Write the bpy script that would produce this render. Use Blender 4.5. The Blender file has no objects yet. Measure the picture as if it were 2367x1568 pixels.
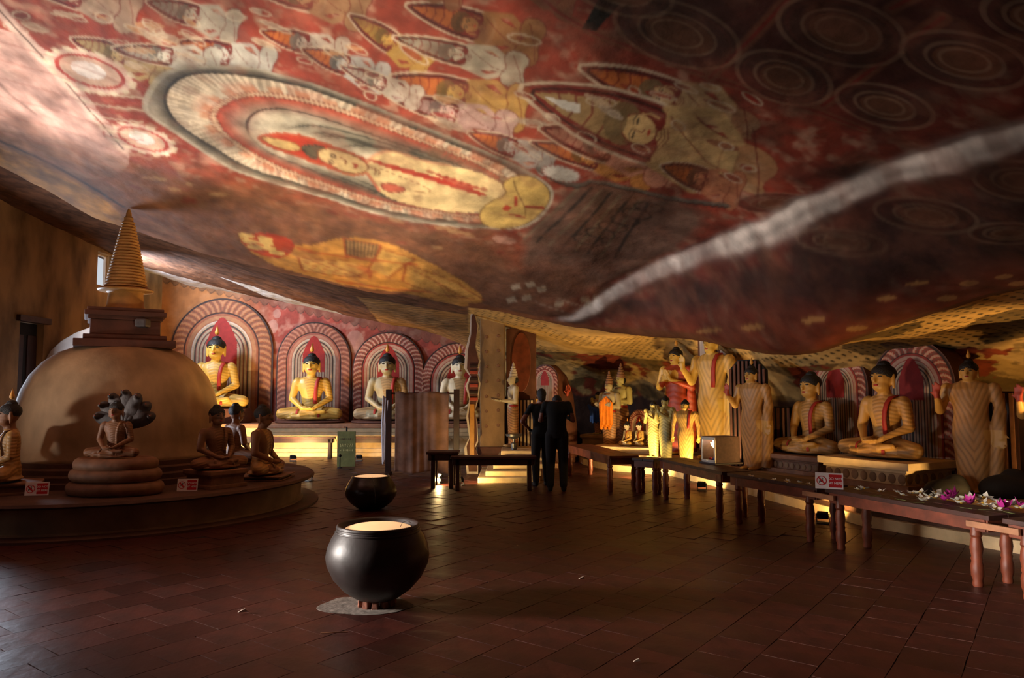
import bpy, bmesh, math, random
import numpy as np
from mathutils import Vector, Matrix
random.seed(7); RNG = np.random.RandomState(7)
SC = bpy.context.scene
COL = SC.collection
PI = math.pi

# ---------------------------------------------------------------- camera
F = 1700.0; CX, CY = 1183.5, 784.0; EYE = 1.6; PITCH = math.atan(121.0 / F)
CP, SP = math.cos(PITCH), math.sin(PITCH)
SC.cycles.diffuse_bounces = 2
cam = bpy.data.objects.new('camera', bpy.data.cameras.new('camera'))
COL.objects.link(cam); SC.camera = cam
cam.location = (0, 0, EYE); cam.rotation_euler = (PI / 2 + PITCH, 0, 0)
cam.data.sensor_width = 36; cam.data.lens = 36 * F / 2367; cam.data.clip_end = 200

# ---------------------------------------------------------------- world, view
SC.view_settings.view_transform = 'Standard'; SC.view_settings.look = 'None'
SC.view_settings.gamma = 1; SC.view_settings.exposure = 0.0; SC.view_settings.use_curve_mapping = False
W = bpy.data.worlds.new('daylight'); SC.world = W; W.use_nodes = True
W.node_tree.nodes['Background'].inputs[0].default_value = (0.86, 0.92, 1.0, 1)
W.node_tree.nodes['Background'].inputs[1].default_value = .7

DAY = (1.0, 0.90, 0.82); COOL = (0.74, 0.84, 1.0); WARM = (1.0, 0.60, 0.20); GOLD = (1.0, 0.68, 0.27)
def aim(o, tgt):
    d = Vector(tgt) - o.location
    o.rotation_euler = d.to_track_quat('-Z', 'Y').to_euler()
def area(name, loc, tgt, sx, sy, power, color, spread=180):
    l = bpy.data.lights.new(name, 'AREA'); l.shape = 'RECTANGLE'; l.size = sx; l.size_y = sy
    l.energy = power; l.color = color; l.spread = math.radians(spread)
    o = bpy.data.objects.new(name, l); COL.objects.link(o); o.location = loc; aim(o, tgt); return o
# daylight coming in at the openings of the front wall (all on the left of the cave), and one added fill
area('sunlit_courtyard_ground', (-12.3, 4.3, .12), (-4.0, 7.0, 4.2), 1.7, 1.7, 1800, DAY, 130)
area('bench_fill_light', (-9.1, -2.0, 1.9), (4.5, 5.5, .5), 1.6, 1.2, 22, DAY, 16)  # added fill for bench and flowers, from an unseen rear opening
area('daylight_low_beam', (-9.15, 5.2, 2.3), (-1.0, 5.5, .35), 1.5, 1.5, 30, DAY, 22)
area('daylight_side_door', (-9.15, 12.3, 1.4), (-6.0, 12.6, 1.3), 1.25, 2.1, 300, COOL, 175)
area('daylight_high_window', (-9.25, 16.85, 4.40), (-5.2, 19.0, 3.95), 0.5, 0.6, 190, COOL, 120)

# ---------------------------------------------------------------- pixel helpers (only directions; distance comes from what a thing stands on)
def ray(px, py):
    a = (px - CX) / F; b = (CY - py) / F
    return a, CP - b * SP, SP + b * CP
def at(px, py, Y):
    a, dy, dz = ray(px, py); t = Y / dy
    return Vector((a * t, Y, EYE + dz * t))
def on(px, py, z=0.0):
    a, dy, dz = ray(px, py); t = (z - EYE) / dz
    return Vector((a * t, dy * t, z))
def srgb(r, g, b):
    f = lambda c: (c / 12.92 if c <= .04045 else ((c + .055) / 1.055) ** 2.4)
    return (f(r / 255), f(g / 255), f(b / 255))

# ---------------------------------------------------------------- materials
def mat(name, col, rough=.7, metal=0., var=.25, vscale=6., bump=.0, bscale=20., emit=0., spec=.5, attr=False, col2=None, pleat=None, coat=0., stretch=None):
    m = bpy.data.materials.new(name); m.use_nodes = True
    nt = m.node_tree; N = nt.nodes; L = nt.links; B = N['Principled BSDF']
    B.inputs['Roughness'].default_value = rough; B.inputs['Metallic'].default_value = metal
    B.inputs['Specular IOR Level'].default_value = spec
    B.inputs['Coat Weight'].default_value = coat
    tc = N.new('ShaderNodeTexCoord')
    nz = N.new('ShaderNodeTexNoise'); nz.inputs['Scale'].default_value = vscale; nz.inputs['Detail'].default_value = 6
    if stretch:
        mp = N.new('ShaderNodeMapping'); mp.inputs['Scale'].default_value = (1, 1, stretch); L.new(tc.outputs['Object'], mp.inputs['Vector']); L.new(mp.outputs['Vector'], nz.inputs['Vector'])
    else: L.new(tc.outputs['Object'], nz.inputs['Vector'])
    mx = N.new('ShaderNodeMix'); mx.data_type = 'RGBA'
    c = (*col, 1); d = tuple(x * (1 - var) for x in (col2 or col)) + (1,)
    rp = N.new('ShaderNodeValToRGB'); rp.color_ramp.elements[0].position = .35; rp.color_ramp.elements[1].position = .65
    L.new(nz.outputs['Fac'], rp.inputs['Fac']); L.new(rp.outputs['Color'], mx.inputs['Factor'])
    mx.inputs['A'].default_value = c; mx.inputs['B'].default_value = d
    out = mx.outputs['Result']
    if attr:
        at_ = N.new('ShaderNodeVertexColor'); at_.layer_name = 'Col'
        m2 = N.new('ShaderNodeMix'); m2.data_type = 'RGBA'; m2.blend_type = 'MULTIPLY'; m2.inputs['Factor'].default_value = 1
        L.new(at_.outputs['Color'], m2.inputs['A']); L.new(out, m2.inputs['B']); out = m2.outputs['Result']
    hgt = None
    if pleat:
        fz, fx, depth, dark = pleat
        sx = N.new('ShaderNodeSeparateXYZ'); L.new(tc.outputs['Object'], sx.inputs[0])
        n2 = N.new('ShaderNodeTexNoise'); n2.inputs['Scale'].default_value = 5.; L.new(tc.outputs['Object'], n2.inputs['Vector'])
        def M(op, a, b=None):
            q = N.new('ShaderNodeMath'); q.operation = op
            for i, v in enumerate((a, b)):
                if v is None: continue
                if isinstance(v, (int, float)): q.inputs[i].default_value = v
                else: L.new(v, q.inputs[i])
            return q.outputs[0]
        ph = M('ADD', M('MULTIPLY', sx.outputs['Z'], fz), M('MULTIPLY', M('ABSOLUTE', M('ADD', sx.outputs['X'], -.03)), fx))
        ph = M('ADD', ph, M('MULTIPLY', sx.outputs['Y'], fx * .4)); ph = M('ADD', ph, M('MULTIPLY', n2.outputs['Fac'], 7.))
        w = M('ADD', M('MULTIPLY', M('SINE', ph), .5), .5)
        hgt = M('MULTIPLY', w, depth)
        m3 = N.new('ShaderNodeMix'); m3.data_type = 'RGBA'
        L.new(M('POWER', w, .5), m3.inputs['Factor']); m3.inputs['A'].default_value = tuple(x * dark for x in col) + (1,)
        L.new(out, m3.inputs['B']); out = m3.outputs['Result']
    L.new(out, B.inputs['Base Color'])
    if bump or hgt is not None:
        bp = N.new('ShaderNodeBump'); bp.inputs['Strength'].default_value = 1 if hgt is not None else bump
        bp.inputs['Distance'].default_value = 1. if hgt is not None else .02
        if hgt is not None: L.new(hgt, bp.inputs['Height'])
        else:
            nb = N.new('ShaderNodeTexNoise'); nb.inputs['Scale'].default_value = bscale; nb.inputs['Detail'].default_value = 8
            L.new(tc.outputs['Object'], nb.inputs['Vector']); L.new(nb.outputs['Fac'], bp.inputs['Height'])
        L.new(bp.outputs['Normal'], B.inputs['Normal'])
    if emit:
        B.inputs['Emission Color'].default_value = c; B.inputs['Emission Strength'].default_value = emit
    return m
M = {}
M['rock'] = mat('painted_rock', (1, 1, 1), .72, var=.34, vscale=3.2, bump=.55, bscale=9, attr=True, spec=.3)
M['plaster'] = mat('painted_plaster', (1, 1, 1), .8, var=.3, vscale=3.5, bump=.35, bscale=14, attr=True, spec=.3)
M['halo'] = mat('painted_relief', (1, 1, 1), .7, var=.22, vscale=9, bump=.2, bscale=30, attr=True, spec=.3)
M['wall'] = mat('ochre_wall', srgb(172, 134, 90), .85, var=.6, vscale=2.2, bump=.4, bscale=10, stretch=.45)
M['white'] = mat('whitewash', srgb(225, 210, 200), .8, var=.2, vscale=4, bump=.2)
M['floor'] = mat('floor_joint', srgb(52, 26, 19), .9, var=.4)
M['tile'] = mat('clay_tile', srgb(78, 30, 20), .46, var=.45, vscale=3.5, bump=.35, bscale=7, spec=.45)
M['tile2'] = mat('clay_tile_worn', srgb(84, 34, 23), .5, var=.5, vscale=4.5, bump=.35, bscale=8, spec=.45)
M['tile3'] = mat('clay_tile_dark', srgb(66, 25, 18), .42, var=.4, vscale=3, bump=.35, bscale=6, spec=.45)
M['stupa'] = mat('stupa_plaster', srgb(188, 152, 112), .75, var=.42, vscale=2.6, bump=.3, bscale=8, stretch=.5)
M['stupa_dark'] = mat('stupa_brown', srgb(104, 58, 40), .7, var=.35, vscale=5, bump=.2)
M['spire'] = mat('spire_gilt', srgb(196, 140, 72), .5, var=.3, vscale=8, spec=.6)
M['plat'] = mat('platform_stone', srgb(172, 140, 108), .8, var=.4, vscale=3, bump=.3, bscale=10)
M['plat_top'] = mat('platform_top_stone', srgb(96, 62, 46), .7, var=.4, vscale=3, bump=.3)
M['pale'] = mat('pale_stone', srgb(226, 196, 150), .75, var=.25, vscale=5, bump=.2)
M['wood'] = mat('reddish_wood', srgb(128, 62, 38), .45, var=.45, vscale=7, bump=.15, bscale=30)
M['wood_top'] = mat('worn_wood_top', srgb(74, 38, 28), .5, var=.45, vscale=8, bump=.2, bscale=30)
M['wood_dark'] = mat('dark_wood', srgb(58, 30, 22), .5, var=.4, vscale=8)
M['wood_pale'] = mat('pale_wood', srgb(176, 120, 84), .6, var=.3, vscale=9)
M['pot'] = mat('black_clay', srgb(58, 48, 46), .44, var=.4, vscale=5, bump=.12, bscale=14, spec=.6)
M['pot2'] = mat('black_glazed_clay', srgb(30, 24, 22), .28, var=.4, vscale=5, bump=.1, bscale=14, spec=.6)
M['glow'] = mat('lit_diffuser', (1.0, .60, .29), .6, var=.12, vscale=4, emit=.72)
M['cement'] = mat('cement', srgb(150, 138, 128), .9, var=.5, vscale=14, bump=.4)
M['brickbit'] = mat('broken_brick', srgb(150, 92, 70), .9, var=.5, vscale=30, bump=.5)
M['black'] = mat('soot_black', srgb(22, 17, 15), .8, var=.4)
M['bulb'] = mat('bulb', (1.0, .78, .40), .4, emit=40., var=0)
M['lens'] = mat('lamp_lens', (1.0, .74, .36), .4, emit=5., var=0)
M['metal'] = mat('grey_metal', srgb(120, 118, 114), .4, metal=.8)
M['hair'] = mat('black_hair', srgb(26, 20, 18), .6, var=.5, vscale=60, bump=.6, bscale=90)
M['eyec'] = mat('painted_eye', srgb(30, 20, 16), .4)
M['lip'] = mat('painted_lip', srgb(170, 40, 30), .5)
M['sash'] = mat('red_sash', srgb(176, 44, 28), .6, var=.3)
M['flame'] = mat('flame_gilt', srgb(214, 150, 60), .5, var=.3)
M['y_skin'] = mat('yellow_skin', srgb(222, 178, 84), .42, var=.2, vscale=7)
M['y_robe'] = mat('yellow_robe', srgb(220, 172, 80), .5, var=.2, vscale=5, pleat=(150, 34, .0028, .62))
M['y_robe_s'] = mat('yellow_robe_standing', srgb(226, 178, 92), .5, var=.2, vscale=5, pleat=(75, -150, .0022, .6))
M['o_skin'] = mat('ochre_skin', srgb(208, 158, 84), .42, var=.2, vscale=7)
M['o_robe'] = mat('ochre_robe', srgb(200, 150, 84), .5, var=.25, vscale=5, pleat=(150, 34, .0028, .58))
M['o_robe_s'] = mat('ochre_robe_standing', srgb(200, 146, 84), .5, var=.25, vscale=5, pleat=(75, -150, .0022, .56))
M['g_skin'] = mat('pale_green_skin', srgb(206, 190, 120), .45, var=.2, vscale=7)
M['g_robe_s'] = mat('pale_green_robe', srgb(196, 180, 108), .5, var=.2, vscale=5, pleat=(130, 70, .003, .55))
M['grey_skin'] = mat('grey_skin', srgb(186, 168, 130), .5, var=.3, vscale=7)
M['grey_robe'] = mat('grey_robe', srgb(196, 160, 112), .55, var=.3, vscale=5, pleat=(150, 34, .0028, .62))
M['w_skin'] = mat('white_skin', srgb(226, 208, 172), .45, var=.2, vscale=8)
M['w_robe'] = mat('striped_dhoti', srgb(206, 150, 104), .5, var=.3, vscale=6, pleat=(170, 60, .003, .35))
M['r_robe'] = mat('red_robe', srgb(172, 62, 28), .5, var=.3, vscale=6, pleat=(120, 40, .003, .6))
M['stone_skin'] = mat('brown_stone', srgb(146, 96, 62), .6, var=.35, vscale=6, bump=.2)
M['stone_robe'] = mat('brown_stone_robe', srgb(150, 98, 60), .6, var=.3, vscale=6, pleat=(150, 34, .0025, .65))
M['palm'] = mat('red_palm', srgb(186, 74, 52), .5, var=.2)
M['naga'] = mat('cobra_grey', srgb(74, 60, 56), .6, var=.4, vscale=9, bump=.3)
M['coil'] = mat('cobra_coil', srgb(150, 104, 74), .65, var=.35, vscale=8, bump=.2)
M['blue'] = mat('blue_cloth', srgb(36, 84, 200), .7, var=.35, vscale=9)
M['orange'] = mat('orange_cloth', srgb(255, 140, 10), .7, var=.25, vscale=9)
M['redcloth'] = mat('red_cloth', srgb(170, 40, 36), .7, var=.3)
M['cloth'] = mat('brown_curtain', srgb(150, 108, 86), .9, var=.5, vscale=4, bump=.3, bscale=12)
M['wcloth'] = mat('white_cloth', srgb(222, 216, 224), .8, var=.15)
M['green'] = mat('green_board', srgb(122, 120, 62), .6, var=.3, vscale=9)
M['signwhite'] = mat('sign_white', srgb(238, 228, 226), .5, var=.05)
M['signred'] = mat('sign_red', srgb(200, 16, 20), .5, var=.1)
M['signblack'] = mat('sign_black', srgb(26, 18, 18), .5, var=.1)
M['textpale'] = mat('faded_lettering', srgb(196, 186, 116), .7, var=.2)
M['textdark'] = mat('dark_lettering', srgb(80, 62, 34), .7, var=.2)
M['boxside'] = mat('mauve_panel', srgb(132, 98, 84), .6, var=.25, vscale=20)
M['alu'] = mat('aluminium', srgb(206, 200, 194), .35, metal=.3, var=.1)
M['petal'] = mat('white_petal', srgb(240, 232, 214), .6, var=.12)
M['petal_c'] = mat('yellow_flower_centre', srgb(236, 190, 60), .6)
M['petal_m'] = mat('magenta_petal', srgb(204, 48, 150), .6, var=.2)
M['stem'] = mat('green_stem', srgb(96, 104, 52), .7)
M['shirt'] = mat('black_shirt', srgb(9, 8, 9), .95, var=.3)
M['trouser'] = mat('dark_trousers', srgb(20, 18, 18), .95, var=.3)
M['human'] = mat('brown_skin', srgb(120, 70, 48), .55, var=.15)
M['litter'] = mat('paper_scrap', srgb(200, 180, 160), .8)
g = bpy.data.materials.new('glass_pane'); g.use_nodes = True
g.node_tree.nodes['Principled BSDF'].inputs['Transmission Weight'].default_value = 1
g.node_tree.nodes['Principled BSDF'].inputs['Roughness'].default_value = .03
g.node_tree.nodes['Principled BSDF'].inputs['IOR'].default_value = 1.1
M['glass'] = g

# ---------------------------------------------------------------- mesh builder
class MB:
    def __init__(s): s.v = []; s.f = []
    def add(s, vs, fs):
        n = len(s.v); s.v += [tuple(p) for p in vs]; s.f += [tuple(i + n for i in q) for q in fs]; return s
    def box(s, c, d, rz=0., taper=1.):
        x, y, z = d[0] / 2, d[1] / 2, d[2] / 2; R = Matrix.Rotation(rz, 3, 'Z'); c = Vector(c); vs = []
        for sz in (-1, 1):
            k = taper if sz > 0 else 1
            for sx, sy in ((-1, -1), (1, -1), (1, 1), (-1, 1)): vs.append(c + R @ Vector((sx * x * k, sy * y * k, sz * z)))
        return s.add(vs, [(3, 2, 1, 0), (4, 5, 6, 7), (0, 1, 5, 4), (1, 2, 6, 5), (2, 3, 7, 6), (3, 0, 4, 7)])
    def lathe(s, prof, n=32, c=(0, 0, 0), sy=1., closed=True):
        vs = []; fs = []
        for r, z in prof:
            for k in range(n):
                a = 2 * PI * k / n; vs.append((c[0] + r * math.cos(a), c[1] + r * sy * math.sin(a), c[2] + z))
        m = len(prof)
        for i in range(m - 1):
            for k in range(n):
                k2 = (k + 1) % n; fs.append((i * n + k, i * n + k2, (i + 1) * n + k2, (i + 1) * n + k))
        if closed:
            fs.append(tuple(range(n - 1, -1, -1))); fs.append(tuple((m - 1) * n + k for k in range(n)))
        return s.add(vs, fs)
    def loft(s, secs, n=24):          # secs: (cx, cy, z, rx, ry)
        vs = []; fs = []
        for cx, cy, z, rx, ry in secs:
            for k in range(n):
                a = 2 * PI * k / n; vs.append((cx + rx * math.cos(a), cy + ry * math.sin(a), z))
        for i in range(len(secs) - 1):
            for k in range(n):
                k2 = (k + 1) % n; fs.append((i * n + k, i * n + k2, (i + 1) * n + k2, (i + 1) * n + k))
        fs.append(tuple(range(n - 1, -1, -1))); fs.append(tuple((len(secs) - 1) * n + k for k in range(n)))
        return s.add(vs, fs)
    def ell(s, c, r, nu=14, nv=9, rot=None):
        vs = []; fs = []; c = Vector(c)
        for i in range(nv + 1):
            th = PI * i / nv
            for k in range(nu):
                a = 2 * PI * k / nu
                p = Vector((r[0] * math.sin(th) * math.cos(a), r[1] * math.sin(th) * math.sin(a), -r[2] * math.cos(th)))
                if rot is not None: p = rot @ p
                vs.append(c + p)
        for i in range(nv):
            for k in range(nu):
                k2 = (k + 1) % nu; fs.append((i * nu + k, i * nu + k2, (i + 1) * nu + k2, (i + 1) * nu + k))
        return s.add(vs, fs)
    def cap(s, p0, r0, p1, r1, n=12):  # tapered capsule
        p0 = Vector(p0); p1 = Vector(p1); d = (p1 - p0)
        if d.length < 1e-6: return s.ell(p0, (r0,) * 3)
        q = d.to_track_quat('Z', 'Y').to_matrix(); vs = []; fs = []; rows = []
        for i in range(5):
            t = -PI / 2 + PI / 2 * i / 4; rows.append((r0 * math.cos(t), r0 * math.sin(t)))
        for i in range(5):
            t = PI / 2 * i / 4; rows.append((r1 * math.cos(t), d.length + r1 * math.sin(t)))
        for r, z in rows:
            for k in range(n):
                a = 2 * PI * k / n; vs.append(p0 + q @ Vector((max(r, 1e-5) * math.cos(a), max(r, 1e-5) * math.sin(a), z)))
        for i in range(len(rows) - 1):
            for k in range(n):
                k2 = (k + 1) % n; fs.append((i * n + k, i * n + k2, (i + 1) * n + k2, (i + 1) * n + k))
        return s.add(vs, fs)
    def tube(s, path, rad, n=8):
        for i in range(len(path) - 1):
            ra = rad[i] if isinstance(rad, (list, tuple)) else rad; rb = rad[i + 1] if isinstance(rad, (list, tuple)) else rad
            s.cap(path[i], ra, path[i + 1], rb, n)
        return s
    def prism(s, poly, y0, y1):        # polygon in XZ, extruded along Y
        n = len(poly); vs = [(x, y0, z) for x, z in poly] + [(x, y1, z) for x, z in poly]
        fs = [tuple(range(n)), tuple(range(2 * n - 1, n - 1, -1))] + [((i + 1) % n, i, n + i, n + (i + 1) % n) for i in range(n)]
        return s.add(vs, fs)
    def slab(s, poly, z0, z1):         # polygon in XY, extruded in Z
        n = len(poly); vs = [(x, y, z0) for x, y in poly] + [(x, y, z1) for x, y in poly]
        fs = [tuple(range(n - 1, -1, -1)), tuple(range(n, 2 * n))] + [(i, (i + 1) % n, n + (i + 1) % n, n + i) for i in range(n)]
        return s.add(vs, fs)
    def mesh(s, name, smooth=False, bevel=0.):
        me = bpy.data.meshes.new(name); me.from_pydata(s.v, [], s.f); me.update()
        bm = bmesh.new(); bm.from_mesh(me)
        bmesh.ops.recalc_face_normals(bm, faces=bm.faces)
        if bevel: bmesh.ops.bevel(bm, geom=[e for e in bm.edges if e.is_manifold and e.calc_face_angle(0) > .6], offset=bevel, segments=2, affect='EDGES', profile=.6)
        bm.to_mesh(me); bm.free()
        if smooth:
            me.polygons.foreach_set('use_smooth', [True] * len(me.polygons))
            if smooth == 'auto':
                try: me.set_sharp_from_angle(angle=math.radians(40))
                except Exception: pass
        return me
def obj(name, me, m=None, parent=None, loc=None, rot=None, smooth=False, bevel=0.):
    if isinstance(me, MB): me = me.mesh(name, smooth, bevel)
    o = bpy.data.objects.new(name, me); COL.objects.link(o)
    if m is not None and not me.materials: me.materials.append(M[m] if isinstance(m, str) else m)
    if parent is not None: o.parent = parent
    if loc is not None: o.location = loc
    if rot is not None: o.rotation_euler = rot
    return o
def tag(o, label, cat, group=None, kind=None):
    o['label'] = label
    if cat: o['category'] = cat
    if group: o['group'] = group
    if kind: o['kind'] = kind
    return o
def struct(o, label=None):
    o['kind'] = 'structure'
    if label: o['label'] = label
    return o
def empty(name, loc, rz=0., scale=1.):
    o = bpy.data.objects.new(name, None); COL.objects.link(o)
    o.location = loc; o.rotation_euler = (0, 0, rz); o.scale = (scale,) * 3; o.empty_display_size = .1
    return o
def thing(name, label, cat, loc, rz=0., group=None, scale=1.):
    return tag(empty(name, loc, rz, scale), label, cat, group)
def remesh(mb, vox, it=3, fac=.5):
    me = bpy.data.meshes.new('tmp'); me.from_pydata(mb.v, [], mb.f); me.update()
    bm = bmesh.new(); bm.from_mesh(me); bmesh.ops.recalc_face_normals(bm, faces=bm.faces); bm.to_mesh(me); bm.free()
    o = bpy.data.objects.new('tmp', me); COL.objects.link(o)
    r = o.modifiers.new('r', 'REMESH'); r.mode = 'VOXEL'; r.voxel_size = vox; r.use_smooth_shade = True
    s = o.modifiers.new('s', 'SMOOTH'); s.iterations = it; s.factor = fac
    dg = bpy.context.evaluated_depsgraph_get(); dg.update()
    out = bpy.data.meshes.new_from_object(o.evaluated_get(dg))
    bpy.data.objects.remove(o); bpy.data.meshes.remove(me)
    out.polygons.foreach_set('use_smooth', [True] * len(out.polygons))
    return out
def set_colors(me, rgb):
    a = me.color_attributes.new('Col', 'FLOAT_COLOR', 'POINT')
    a.data.foreach_set('color', np.concatenate([rgb, np.ones((len(rgb), 1))], 1).astype(np.float32).ravel())
def grid_mesh(name, P, flip=None):                # P: (rows, cols, 3)
    R, C = P.shape[:2]; me = bpy.data.meshes.new(name)
    me.vertices.add(R * C); me.vertices.foreach_set('co', P.reshape(-1).astype(np.float32))
    i = np.arange(R - 1)[:, None] * C + np.arange(C - 1)[None, :]
    q = np.stack([i, i + 1, i + C + 1, i + C], -1)
    if flip is not None: q[:, flip] = np.roll(q[:, flip], -1, axis=2)
    q = q.reshape(-1)
    n = (R - 1) * (C - 1)
    me.loops.add(n * 4); me.loops.foreach_set('vertex_index', q.astype(np.int32))
    me.polygons.add(n); me.polygons.foreach_set('loop_start', (np.arange(n) * 4).astype(np.int32))
    me.polygons.foreach_set('use_smooth', [True] * n); me.update(calc_edges=True); me.validate()
    return me

# ---------------------------------------------------------------- numpy noise and painting of murals
def vnoise(x, y, seed=0):
    xi = np.floor(x).astype(np.int64); yi = np.floor(y).astype(np.int64); fx = x - xi; fy = y - yi
    fx = fx * fx * (3 - 2 * fx); fy = fy * fy * (3 - 2 * fy)
    def h(a, b):
        n = (a * 374761393 + b * 668265263 + seed * 2147483647) & 0xffffffff
        n = ((n ^ (n >> 13)) * 1274126177) & 0xffffffff
        return ((n ^ (n >> 16)) & 0xffff) / 65535.
    return (h(xi, yi) * (1 - fx) + h(xi + 1, yi) * fx) * (1 - fy) + (h(xi, yi + 1) * (1 - fx) + h(xi + 1, yi + 1) * fx) * fy
def fbm(x, y, o=4, seed=0):
    r = 0; a = .5; t = 0
    for k in range(o): r = r + a * vnoise(x * 2 ** k, y * 2 ** k, seed + k); t += a; a *= .5
    return r / t
def inside(poly, x, y):
    r = np.zeros(len(x), bool); n = len(poly)
    for i in range(n):
        x0, y0 = poly[i]; x1, y1 = poly[(i + 1) % n]
        if y0 == y1: continue
        c = ((y0 > y) != (y1 > y)); r ^= c & (x < (x1 - x0) * (y - y0) / (y1 - y0) + x0)
    return r
def dist(poly, x, y, closed):
    n = len(poly); best = np.full(len(x), 1e9); arc = np.zeros(len(x)); acc = 0.
    for i in range(n if closed else n - 1):
        x0, y0 = poly[i]; x1, y1 = poly[(i + 1) % n]; dx, dy = x1 - x0, y1 - y0; l2 = dx * dx + dy * dy + 1e-12
        t = np.clip(((x - x0) * dx + (y - y0) * dy) / l2, 0, 1)
        d = np.hypot(x - x0 - t * dx, y - y0 - t * dy); k = d < best
        best[k] = d[k]; arc[k] = acc + t[k] * math.sqrt(l2); acc += math.sqrt(l2)
    return best, arc
def smooth_poly(pts, it=2, closed=True):
    for _ in range(it):
        q = []; n = len(pts)
        if not closed: q.append(pts[0])
        for i in range(n if closed else n - 1):
            a = pts[i]; b = pts[(i + 1) % n]
            q += [(.75 * a[0] + .25 * b[0], .75 * a[1] + .25 * b[1]), (.25 * a[0] + .75 * b[0], .25 * a[1] + .75 * b[1])]
        if not closed: q.append(pts[-1])
        pts = q
    return pts
class Paint:
    def __init__(s, x, y, col): s.x = x; s.y = y; s.c = col
    def _box(s, poly, pad):
        p = np.array(poly); k = np.nonzero((s.x > p[:, 0].min() - pad) & (s.x < p[:, 0].max() + pad) & (s.y > p[:, 1].min() - pad) & (s.y < p[:, 1].max() + pad))[0]
        return k
    def fill(s, poly, col, a=1., clip=None):
        k = s._box(poly, 0)
        if not len(k): return
        m = inside(poly, s.x[k], s.y[k]); k = k[m]
        if clip is not None: k = k[inside(clip, s.x[k], s.y[k])]
        s.c[k] = s.c[k] * (1 - a) + np.array(col) * a
    def stroke(s, poly, w, col, closed=True, a=1., soft=False, side=0, beads=0.):
        k = s._box(poly, w * (3 if soft else 1))
        if not len(k): return
        d, arc = dist(poly, s.x[k], s.y[k], closed)
        al = a * (np.exp(-(d / w) ** 2) if soft else np.clip((w - d) / (w * .4), 0, 1))
        if beads: al = al * (np.sin(arc * 2 * PI / beads) > -.1)
        if side:
            ins = inside(poly, s.x[k], s.y[k]); al = al * (ins if side > 0 else ~ins)
        al = al[:, None]; s.c[k] = s.c[k] * (1 - al) + np.array(col) * al
C_ = srgb

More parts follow.
